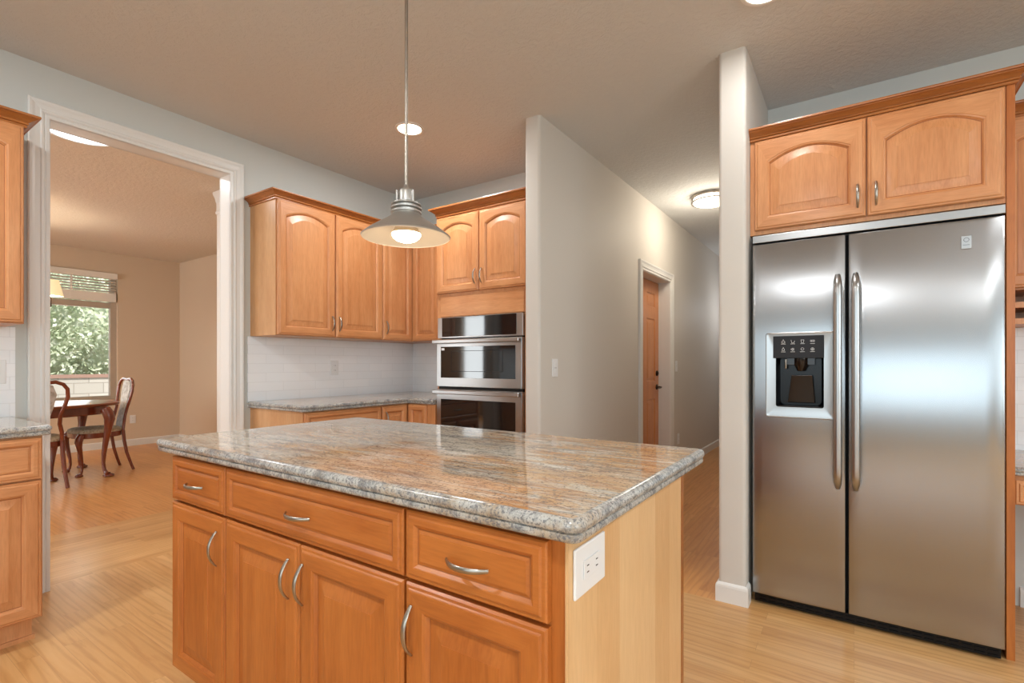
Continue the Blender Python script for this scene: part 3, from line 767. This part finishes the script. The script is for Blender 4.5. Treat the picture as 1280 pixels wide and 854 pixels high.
icon('button_icon', [circ(a, zr-.002, .0065, R(-30), R(210)), [(a-.006, zr-.006), (a+.006, zr-.006)], [(a, zr+.004), (a, zr+.011)]])
icon('button_icon', [[(c-.007, zr+.007), (c-.004, zr-.006), (c+.004, zr-.006), (c+.008, zr+.003)]])
icon('button_icon', [[(e-.006, zr+.007), (e-.004, zr-.006), (e+.004, zr-.006), (e+.006, zr+.007), (e-.006, zr+.007)]])
icon('button_icon', [[(g-.008, zr+.005), (g+.008, zr+.005), (g+.008, zr-.002), (g-.008, zr-.002), (g-.008, zr+.005)], [(g-.003, zr+.005), (g-.003, zr-.002)], [(g+.003, zr+.005), (g+.003, zr-.002)]])
icon('button_icon', [[(a, zr2+.009), (a-.005, zr2-.001), (a-.005, zr2-.005), (a+.005, zr2-.005), (a+.005, zr2-.001), (a, zr2+.009)]])
icon('button_icon', [[(c-.008, zr2), (c, zr2+.006), (c, zr2-.006), (c-.008, zr2)], [(c, zr2), (c+.004, zr2)], [(c+.004, zr2+.006), (c+.004, zr2-.006)]])
icon('button_icon', [circ(e, zr2+.001, .006)])
icon('button_icon', [circ(g, zr2, .0065), [(g-.0065, zr2), (g+.0065, zr2)], [(g, zr2-.0065), (g, zr2+.0065)]])
for zz in (zr-.0105, zr2-.0115):
    for x in icx: icon('button_caption', [[(x-.009, zz), (x+.009, zz)]], .0013)
b = MB(); b.box(.355, -.0015, 1.628, .386, .0008, 1.680); bd = b.build('badge', M_steel2, frd, bevel=.0015)
b = MB(); b.tube([(.3705+.008*math.cos(a), -.0018, 1.664+.008*math.sin(a)) for a in [2*PI*k/20 for k in range(20)]], .0008, 6, closed=True)
b.box(.360, -.0020, 1.643, .381, -.0014, 1.6445); b.build('badge_mark', M_cpanel, bd)
b = MB(); b.box(FX0+.01, .025, .012, FX1-.01, .060, .052)
for k in range(22): x = FX0+.03+k*.039; b.box(x, .021, .018, x+.030, .0255, .024); b.box(x, .021, .034, x+.030, .0255, .040)
b.build('toe_grille', M_black, t)
for x in (FX0+.03, FX1-.03):
    b = MB(); b.lathe([(.014, 0), (.014, .012)], (x, .085, 0), 14); b.box(x-.010, .062, .010, x+.010, .10, .030); b.build('foot', M_black, t)

# cabinet over the refrigerator with the tall end panel
t = thing('fridge_cabinet', 'honey maple cabinet with two wide arched doors above the refrigerator', 'cabinet', (0, 2.745, 0), 0)
b = MB(); b.box(PX1+.002, 0, 1.806, .497, YB-2.746, 2.30); b.build('body', M_wood, t)
b = MB(); b.box(.4975, -.004, 0, .523, YB-2.746, 2.30); b.build('side_panel', M_wood_dim, t, bevel=.001, label='tall maple panel down to the floor')
panel_front('door', t, -.406, .043, 1.826, 2.262, -.001, arch=.050, stile=.062, hx=.013, hz=1.918)
panel_front('door', t, .049, .492, 1.826, 2.262, -.001, arch=.050, stile=.062, hx=.080, hz=1.918)
crown(t, [(PX1+.002, -.005), (.523, -.005), (.523, .235)], 2.268, 2.322, .045)
# desk side upper cabinet with cubbies
t = thing('desk_wall_cabinet', 'maple wall cabinet with open cubby shelves right of the refrigerator', 'cabinet', (.525, YB, 0), 0)
dw = 1.0
b = MB(); b.box(0, -DEP, 1.493, dw, -.001, 2.28); b.build('body', M_wood, t)
b = MB(); b.box(0, -DEP, 1.343, .018, -.001, 1.4925); b.box(dw-.018, -DEP, 1.343, dw, -.001, 1.4925); b.box(.0185, -DEP, 1.343, dw-.0185, -.001, 1.368)
b.box(.0185, -DEP, 1.415, dw-.0185, -.001, 1.440); b.box(.0185, -.006, 1.3685, dw-.0185, -.001, 1.4925)
for x in (.33, .66): b.box(x, -DEP, 1.3685, x+.014, -.007, 1.4145); b.box(x, -DEP, 1.4405, x+.014, -.007, 1.4925)
b.build('cubby_shelves', M_wood, t)
panel_front('door', t, .004, .498, 1.500, UZ1, -DEP-.002, arch=.045, hx=.47, hz=1.60)
panel_front('door', t, .502, dw-.004, 1.500, UZ1, -DEP-.002, arch=.045, hx=.53, hz=1.60)
crown(t, [(0, -DEP-.002), (dw, -DEP-.002), (dw, -.001)], UZ1, 2.305)
t = thing('desk_drawer_unit', 'shallow maple drawer under the desk countertop right of the refrigerator', 'drawer', (.525, YB, 0), 0)
b = MB(); b.box(0, -.56, .600, 1.3, -.001, .7195); b.build('body', M_wood, t)
panel_front('drawer', t, .010, .64, .606, .702, -.561, stile=.026, drawer=True, hx=.32, hz=.654, hvert=False)
panel_front('drawer', t, .646, 1.294, .606, .702, -.561, stile=.026, drawer=True, hx=.97, hz=.654, hvert=False)
b = MB(); b.box(1.3005, -.56, 0, 1.325, -.001, .7195); b.build('end_panel', M_wood, t)

# ------------------------------------------------------------------ hall door
def six_panel_door(parent, w, h, t_):
    b = MB()
    st = .11; rails = [(0, .22), (.80, .98), (1.62, 1.74), (h-.12, h)]
    mull = .10; cx = w/2
    cols = [(st, cx-mull/2), (cx+mull/2, w-st)]
    rows = [(rails[i][1], rails[i+1][0]) for i in range(3)]
    xs = [0, cols[0][0], cols[0][1], cols[1][0], cols[1][1], w]; zs = [0]+[v_ for r_ in rows for v_ in r_]+[h]
    for i in range(5):
        for j in range(7):
            hole = i in (1, 3) and j in (1, 3, 5)
            x0, x1, z0, z1 = xs[i], xs[i+1], zs[j], zs[j+1]
            if not hole: b.add([(x0, 0, z0), (x1, 0, z0), (x1, 0, z1), (x0, 0, z1)], [(0, 1, 2, 3)])
            else:
                R4 = lambda d, y: [(x0+d, y, z0+d), (x1-d, y, z0+d), (x1-d, y, z1-d), (x0+d, y, z1-d)]
                b.loft([R4(0, 0), R4(.008, .009), R4(.016, .010), R4(.045, .003)], cap1=True)
    b.add([(0, 0, 0), (w, 0, 0), (w, 0, h), (0, 0, h), (0, t_, 0), (w, t_, 0), (w, t_, h), (0, t_, h)], [(4, 7, 6, 5), (0, 4, 5, 1), (1, 5, 6, 2), (2, 6, 7, 3), (3, 7, 4, 0)])
    return b
hd = thing('door_1', 'six-panel wooden door standing in the long hall wall', 'door', (HX0-.006, DY0+.016, .008), R(90)); hd['kind'] = 'structure'
dw_ = DY1-DY0-.032
lf = six_panel_door(hd, dw_, DZ-.026, .042).build('door_leaf', M_doorwood, hd)
b = MB(); b.lathe([(.028, 0), (.028, -.008), (.012, -.012), (.010, -.050)], (dw_-.06, 0, .915), 18, axis='Y')
b.tube([(dw_-.06, -.048, .915), (dw_-.10, -.052, .912), (dw_-.165, -.046, .910)], [.009, .008, .006], 10); b.build('lever_handle', M_bronze, hd, smooth=40)
b = MB(); b.lathe([(.028, 0), (.028, -.010), (.020, -.016), (.012, -.02)], (dw_-.06, 0, 1.06), 18, axis='Y'); b.build('deadbolt', M_bronze, hd, smooth=40)
b = MB(); b.box(HX0-.05, DY0, 0, HX1+.003, DY0+.014, DZ); b.box(HX0-.05, DY1-.014, 0, HX1+.003, DY1, DZ); b.box(HX0-.05, DY0+.014, DZ-.014, HX1+.003, DY1-.014, DZ)
struct(b.build('trim_4', M_trim), 'jamb of the wooden hall door', 'trim')
casing('trim_5', 'Y', HX1, 1, DY0+.008, DY1-.008, DZ-.008, .085, 'moulded casing around the wooden hall door', M_trim)

# ------------------------------------------------------------------ lights in the kitchen and hall
def add_child_lamp(parent, name, kind, loc, power, color, size, rot=(0, 0, 0), **k):
    o = lamp(name, kind, loc, power, color, rot, size, **k); o.parent = parent; return o
PLX, PLY, PLZ = -1.212, 1.165, 1.582
t = thing('pendant_light', 'metal cone pendant lamp hanging on a rod over the island', 'pendant light', (PLX, PLY, PLZ), 0)
RS = .143
prof_o = [(RS, 0), (RS+.001, .003), (RS-.004, .007), (.120, .022), (.085, .045), (.055, .064), (.048, .072), (.044, .076)]
b = MB(); b.lathe(prof_o, n=64); sh = None
b = MB()
outer = prof_o; inner = [(r-.002, h-.002) for r, h in reversed(prof_o)]
rings = []
def ringz(r, h, n_=64): return [(r*math.cos(2*PI*i/n_), r*math.sin(2*PI*i/n_), h) for i in range(n_)]
b.loft([ringz(r, h) for r, h in outer]+[ringz(max(r-.0025, .01), h-.0015) for r, h in reversed(outer)], wrap=True, mf=lambda i, j: 1 if i >= len(outer) else 0)
sh = b.build('lamp_shade', [M_alum, M_shadein], t, smooth=50)
b = MB(); b.lathe([(.044, .074), (.046, .078), (.050, .080), (.050, .084), (.040, .087), (.040, .090), (.050, .093), (.050, .097), (.040, .100), (.040, .103), (.048, .106), (.047, .110), (.030, .114), (.026, .118)], n=40); b.build('cooling_fins', M_alum, t, smooth=50)
b = MB(); b.lathe([(.024, .116), (.024, .150), (.020, .158), (.010, .163), (.006, .172)], n=30)
for a in (0, 2.1, 4.2): b.lathe([(.0035, .112), (.0035, .150), (.0035, .151)], (.031*math.cos(a), .031*math.sin(a), 0), 10)
b.build('socket', M_alum, t, smooth=50)
b = MB(); b.lathe([(.0055, .170), (.0055, H-PLZ-.02)], n=14); b.build('rod', M_nickel, t, smooth=50)
b = MB(); b.lathe([(.008, H-PLZ-.035), (.030, H-PLZ-.028), (.062, H-PLZ-.012), (.064, H-PLZ-.0005)], n=36); b.build('canopy', M_alum, t, smooth=50)
b = MB()
b.lathe([(.0, -.016), (.016, -.0145), (.032, -.009), (.043, 0), (.047, .008), (.0465, .012)], n=36)
bu = b.build('bulb', M_bulb, t, smooth=60, label='lit flood bulb')
b = MB(); b.lathe([(.0466, .0125), (.040, .026), (.028, .046), (.019, .060), (.017, .074)], n=36); b.build('bulb_reflector', M_shadein, bu, smooth=60)
for i, (x, y) in enumerate(CANS):
    t = thing('recessed_light', ('round lit recessed ceiling light behind the pendant rod', 'round lit recessed ceiling light at the top edge above the refrigerator', 'added ceiling fill light above the left counter, out of view', 'added ceiling fill light above the camera', 'added ceiling fill light to the right of the camera', 'added ceiling fill light near the desk, out of view')[i], 'ceiling light', (x, y, H), 0, 'recessed lights in the kitchen ceiling')
    b = MB(); b.lathe([(.096, -.0005), (.094, -.005), (.080, -.007), (.076, -.004), (.076, -.0005)], n=40); b.build('trim_ring', M_trim, t, smooth=50)
    b = MB(); b.lathe([(.0, -.0035), (.076, -.0035), (.076, -.001)], n=40); b.build('lens', M_canl, t)
    add_child_lamp(t, 'can_glow', 'AREA', (0, 0, -.02), (16, 5, 23, 21, 21, 16)[i], (.95, .97, .97), .14, shape='DISK')
t = thing('flush_ceiling_light', 'round flush ceiling light with metal bands in the hall', 'ceiling light', (-1.075, 4.80, H), 0)
b = MB(); b.lathe([(.165, -.0005), (.172, -.004), (.172, -.018), (.165, -.024), (.150, -.024)], n=48); b.build('mounting_pan', M_nickel, t, smooth=50)
b = MB(); b.lathe([(.0, -.082), (.08, -.081), (.125, -.078), (.148, -.070), (.154, -.060), (.154, -.024), (.150, -.02)], n=48); b.build('diffuser', M_flush, t, smooth=50)
b = MB()
b.loft([ringz(r, h, 48) for r, h in ((.163, -.064), (.174, -.064), (.174, -.054), (.163, -.054))], wrap=True)
for a in range(3):
    an = a*2*PI/3+.9; b.box(.165*math.cos(an)-.003, .165*math.sin(an)-.003, -.066, .165*math.cos(an)+.003, .165*math.sin(an)+.003, -.02)
b.build('metal_band', M_nickel, t, smooth=50)
add_child_lamp(t, 'hall_glow', 'POINT', (0, 0, -.20), 19, (1, .90, .74), .18)
t2 = lamp('hall_far_fill', 'POINT', (-1.075, 7.4, 1.9), 9, (.95, .97, 1), size=.15)  # added fill lamp without a fixture

# ------------------------------------------------------------------ dining room
t = thing('sky_tube', 'round bright skylight disc in the dining room ceiling', 'skylight', (-4.23, 1.147, H), 0)
b = MB(); b.lathe([(.205, -.0005), (.203, -.006), (.19, -.008), (.186, -.004), (.186, -.0005)], n=48); b.build('trim_ring', M_trim, t, smooth=50)
b = MB(); b.lathe([(0, -.010), (.10, -.008), (.186, -.003), (.186, -.001)], n=48); b.build('lens', M_tunnel, t, smooth=50)
add_child_lamp(t, 'tube_glow', 'AREA', (0, 0, -.02), 10, (.95, .97, 1), .36, shape='DISK')
# column with capital
t = thing('column', 'square white column with a moulded capital just beyond the opening', 'column', (-4.62, 2.32, 0), 0)
def sq(h_, z): return [(-h_, -h_, z), (h_, -h_, z), (h_, h_, z), (-h_, h_, z)]
b = MB(); b.loft([sq(.092, .0), sq(.092, H-.20)], cap0=True, cap1=True); b.build('shaft', M_trim, t, bevel=.004)
b = MB(); b.loft([sq(.094, H-.20), sq(.100, H-.19), sq(.100, H-.175), sq(.094, H-.165), sq(.094, H-.10), sq(.098, H-.09), sq(.102, H-.06), sq(.112, H-.03), sq(.115, H-.02), sq(.115, H-.001)], cap0=True, cap1=True); b.build('capital', M_trim, t)
b = MB(); b.loft([sq(.098, 0), sq(.098, .11), sq(.088, .125)], cap0=True, cap1=True); b.build('plinth', M_trim, t)

# window_1
wf = thing('window_1', 'tan framed garden window in the dining room wall', 'window', (XD, 0, 0), 0); wf['kind'] = 'structure'
b = MB(); a0, a1 = WY0, WY1; xo, xi = -.12, -.045
for q_ in ((a0, WZ0, a1, WZ0+.06), (a0, WZ1-.06, a1, WZ1), (a0, WZ0+.06, a0+.07, WZ1-.06), (a1-.07, WZ0+.06, a1, WZ1-.06), ((a0+a1)/2-.04, WZ0+.06, (a0+a1)/2+.04, WZ1-.06), (a0+.07, 1.935, a1-.07, 2.015)):
    b.box(xo, q_[0], q_[1], xi, q_[2], q_[3])
b.build('window_frame', M_winf, wf, bevel=.004)
b = MB(); b.box(-.084, a0+.07, WZ0+.06, -.080, a1-.07, WZ1-.06); b.build('pane', M_glass, wf)
b = MB(); b.box(-.14, a0, WZ0-.001, .035, a1, WZ0+.022); b.build('window_sill', M_winf, wf, bevel=.004)
b = MB(); prof = [(0, 0), (0, .012), (.02, .018), (.05, .018), (.055, .012), (.055, 0)]
bl = thing('window_blind', 'raised slatted wooden blind at the top of the dining window', 'blind', (XD+.012, 0, 0), 0)
b = MB(); b.box(-.050, a0+.01, 2.335, .028, a1-.012, 2.414); b.build('valance', M_blind, bl, bevel=.004)
for k in range(5):
    z = 2.158+k*.036
    b = MB(); y0_, y1_ = a0+.02, a1-.022
    b.loft([[(-.046, y, z+.013), (-.044, y, z+.016), (.002, y, z-.009), (0, y, z-.012)] for y in (y0_, y1_)], cap0=True, cap1=True); b.build('slat', M_blind, bl)
b = MB(); b.box(-.050, a0+.02, 2.020, .004, a1-.022, 2.140)
b.build('slat_stack', M_blind, bl, bevel=.003)
for y_ in (2.18, 1.35): b = MB(); b.box(.004, y_, 2.02, .006, y_+.025, 2.34); b.build('ladder_tape', M_blind, bl)

# dining furniture
def cabriole(b, x, y, dx, dy, z1, r0, h_scale=1.0, pad=True):
    """cabriole leg; (dx,dy) unit direction of the knee"""
    P_ = [(0, 1.0, 1.0), (.018, .93, 1.12), (.026, .85, 1.05), (.018, .72, .78), (.006, .55, .60), (-.006, .35, .46), (-.010, .20, .38), (-.004, .10, .38), (.006, .05, .48), (.014, .03, .75)]
    pts = [(x+dx*o_*h_scale, y+dy*o_*h_scale, z1*zz) for o_, zz, _ in P_]; rad = [r0*q_[2] for q_ in P_]
    b.tube(pts, rad, 12, up=(1, 0, 0))
    px, py = x+dx*.020*h_scale, y+dy*.020*h_scale
    b.lathe([(r0*.70, 0), (r0*1.05, .006), (r0*1.08, .016), (r0*.8, .026), (r0*.45, .034)], (px, py, 0), 16)
t = thing('dining_table', 'oval polished mahogany dining table with cabriole legs seen through the opening', 'table', (-6.79, 1.06, 0), 0)
def oval(rx, ry, z, p=2.6, n_=64):
    out = []
    for i in range(n_):
        a = 2*PI*i/n_; c_, s_ = math.cos(a), math.sin(a)
        out.append((rx*math.copysign(abs(c_)**(2/p), c_), ry*math.copysign(abs(s_)**(2/p), s_), z))
    return out
b = MB(); b.loft([oval(.52, 1.07, .728), oval(.528, 1.078, .734), (oval(.535, 1.085, .746)), oval(.528, 1.078, .757), oval(.515, 1.065, .760)], cap0=True, cap1=True); b.build('tabletop', M_mahogtop, t, smooth=35)
b = MB(); b.loft([oval(.44, .98, .640), oval(.45, .99, .650), oval(.45, .99, .727)], cap0=True, cap1=True); b.build('apron', M_mahog, t, smooth=35)
for sx in (-1, 1):
    for sy in (-1, 1):
        b = MB(); k = .7071; cabriole(b, sx*.375, sy*.87, sx*k, sy*k, .70, .046, 1.6)
        b.build('leg', M_mahog, t, smooth=60)
def chair(label, loc, rz, group):
    """faces -y; back at +y"""
    t = thing('dining_chair', label, 'chair', loc, rz, group)
    def plan(s_, z):
        pts = []
        for i in range(40):
            a = 2*PI*i/40; c_, d_ = math.cos(a), math.sin(a)
            x = .235*math.copysign(abs(c_)**.62, c_); y = .215*math.copysign(abs(d_)**.62, d_)
            x *= 1-.13*max(0, y/.215); pts.append((x*s_, y*s_, z))
        return pts
    b = MB(); b.loft([plan(.97, .385), plan(1.0, .392), plan(1.0, .438)], cap0=True, cap1=True); b.build('seat_rail', M_mahog, t, smooth=35)
    b = MB(); b.loft([plan(.985, .4385), plan(1.0, .450), plan(.97, .468), plan(.86, .480), plan(.5, .488)], cap0=True, cap1=True); b.build('seat', M_fabric, t, smooth=60)
    for sx in (-1, 1):
        b = MB(); cabriole(b, sx*.190, -.170, sx*.6, -.8, .42, .032, 1.3); b.build('front_leg', M_mahog, t, smooth=60)
        b = MB(); b.tube([(sx*.175, .195, .44), (sx*.176, .205, .33), (sx*.180, .225, .2), (sx*.188, .262, .07), (sx*.192, .285, 0)], [(.018, .02), (.017, .019), (.016, .018), (.014, .016), (.014, .016)], 10, up=(1, 0, 0)); b.build('rear_leg', M_mahog, t, smooth=60)
    # back frame: posts rising with a waist, joined by a rounded crest
    half = [(.172, .195, .43), (.170, .205, .52), (.150, .222, .60), (.150, .240, .68), (.178, .256, .77), (.198, .270, .86), (.192, .280, .93), (.160, .287, .975), (.105, .291, .998), (.045, .292, .992), (0, .292, .985)]
    full = [(-x, y, z) for x, y, z in half]+[(x, y, z) for x, y, z in reversed(half[:-1])]
    b = MB(); b.tube(full, [(.017, .014)]*len(full), 10, up=(0, 1, 0)); b.build('back_frame', M_mahog, t, smooth=60)
    # upholstered splat
    sp_ = [(.445, .090, .212), (.55, .085, .226), (.66, .070, .246), (.76, .095, .264), (.88, .115, .282), (.965, .085, .291), (.985, .04, .293)]
    rings = []
    for z, w_, y in sp_:
        rings.append([(-w_, y-.006, z), (-w_*.6, y-.014, z), (w_*.6, y-.014, z), (w_, y-.006, z), (w_, y+.006, z), (w_*.6, y+.012, z), (-w_*.6, y+.012, z), (-w_, y+.006, z)])
    b = MB(); b.loft(rings, cap0=True, cap1=True); b.build('back_splat', M_fabricb, t, smooth=60)
    return t
chair('mahogany dining chair with pale back splat at the right end of the table', (-6.79, 1.955, 0), 0, 'mahogany dining chairs')
chair('mahogany dining chair seen from behind, half hidden by the white casing', (-6.39, 1.36, 0), R(-90), 'mahogany dining chairs')
# chandelier
t = thing('chandelier', 'small chandelier with warm linen shades over the dining table', 'chandelier', (-6.86, 1.12, 0), 0)
b = MB(); b.lathe([(.01, 1.62), (.03, 1.66), (.05, 1.72), (.025, 1.78), (.012, 1.85), (.012, 2.66), (.06, 2.675), (.06, 2.699)], n=20); b.build('stem', M_bronze, t, smooth=50)
for k in range(5):
    an = R(83)+k*2*PI/5; cx, cy = .48*math.cos(an), .48*math.sin(an)
    b = MB(); b.tube([(.03*math.cos(an), .03*math.sin(an), 1.74), (.16*math.cos(an), .16*math.sin(an), 1.64), (.34*math.cos(an), .34*math.sin(an), 1.66), (cx, cy, 1.76), (cx, cy, 1.85)], .008, 8)
    arm = b.build('arm', M_bronze, t, smooth=50)
    b = MB(); n_ = 32
    rr_ = [[(cx+r*math.cos(2*PI*i/n_), cy+r*math.sin(2*PI*i/n_), z) for i in range(n_)] for r, z in ((.100, 1.862), (.062, 2.025), (.060, 2.025), (.098, 1.862))]
    b.loft(rr_, wrap=True); b.build('lamp_shade', M_lshade, arm, smooth=50)
    add_child_lamp(t, 'chandelier_glow', 'POINT', (cx, cy, 1.94), 9, (1, .84, .62), .03)

# ------------------------------------------------------------------ garden beyond the window
M_leaf = mat('leaves', (150, 172, 110), .8); n = N(M_leaf)
n.color(n.ramp(n.noise(n.coords(), 5, 4, .7), [(.35, (168, 184, 146)), (.5, (198, 208, 176)), (.65, (226, 230, 212))]))  # pale tones: washed-out daylight put into the leaf colour
M_block = mat('pale concrete block', (206, 198, 186), .9); n = N(M_block)
tc = n.new('ShaderNodeTexCoord'); sx = n.new('ShaderNodeSeparateXYZ'); cb = n.new('ShaderNodeCombineXYZ'); n.link(tc.outputs['Object'], sx.inputs[0]); n.link(sx.outputs['Y'], cb.inputs[0]); n.link(sx.outputs['Z'], cb.inputs[1])
br = n.new('ShaderNodeTexBrick'); n.link(cb.outputs[0], br.inputs['Vector']); br.inputs['Scale'].default_value = 1; br.inputs['Brick Width'].default_value = .45; br.inputs['Row Height'].default_value = .2
br.inputs['Mortar Size'].default_value = .008; br.inputs['Color1'].default_value = (*lin((188, 182, 172)), 1); br.inputs['Color2'].default_value = (*lin((174, 168, 158)), 1); br.inputs['Mortar'].default_value = (*lin((146, 140, 130)), 1)
n.color(br.outputs['Color'])
M_ground = mat('garden gravel', (170, 162, 148), .9); n = N(M_ground)
n.color(n.ramp(n.noise(n.coords(), 40, 4, .6), [(.35, (140, 132, 118)), (.65, (190, 182, 168))]))
b = MB(); b.box(-22, -12, -.15, XD-.14, 14, -.03); g = b.build('ground', M_ground); g['kind'] = 'structure'; g['label'] = 'gravel ground outside the dining window'; g['category'] = 'ground'
b = MB(); b.box(-12.35, -4, -.03, -12.05, 9, .90); b.box(-12.38, -4, .90, -12.02, 9, .96, 1)
tag(b.build('garden_wall', [M_block, mat('terracotta cap', (150, 118, 104), .8)]), 'pale concrete block garden wall seen through the dining window', 'wall')
def shrub(loc, rx, ry, rz_, count, label):
    b = MB(); rnd = random.Random(int(loc[1]*10)+3)
    for k in range(count):
        th_ = rnd.uniform(0, 2*PI); cz = rnd.uniform(-.9, 1); sr = math.sqrt(max(0, 1-cz*cz))
        rr2 = rnd.uniform(.78, 1.03)*(1+.12*math.sin(5*th_+3*cz)+.10*math.sin(11*th_-7*cz))
        c_ = Vector((rx*sr*math.cos(th_)*rr2, ry*sr*math.sin(th_)*rr2, rz_*cz*rr2))
        d = Vector((rnd.gauss(0, 1), rnd.gauss(0, 1), rnd.gauss(0, 1))).normalized(); e = d.cross(Vector((rnd.gauss(0, 1), rnd.gauss(0, 1), rnd.gauss(0, 1)))).normalized()
        L = rnd.uniform(.035, .07); w_ = L*.5
        b.add([c_-d*L, c_+e*w_, c_+d*L, c_-e*w_], [(0, 1, 2, 3)])
    t = thing('shrub', label, 'shrub', loc, 0, 'shrubs above the garden wall')
    me_o = b.build('foliage', M_leaf, t)
    c = MB(); c.lathe([(.10, -loc[2]), (.08, -.6), (.05, .4)], n=10); c.build('trunk', M_mahog, t, smooth=60)
    c = MB(); rings = []
    for i in range(1, 8):
        a = -PI/2+PI*i/8
        rings.append([(rx*.66*math.cos(a)*math.cos(2*PI*j/14), ry*.66*math.cos(a)*math.sin(2*PI*j/14), rz_*.66*math.sin(a)) for j in range(14)])
    c.loft(rings, cap0=True, cap1=True); c.build('inner_foliage', M_leaf, t, smooth=60)
shrub((-13.9, -1.2, 2.4), 1.3, 1.9, 2.0, 3000, 'leafy shrub outside, further left behind the garden wall')
shrub((-13.8, 3.5, 2.25), 1.3, 2.1, 2.3, 26000, 'leafy shrub, coloured pale for washed-out daylight, filling the dining window view')
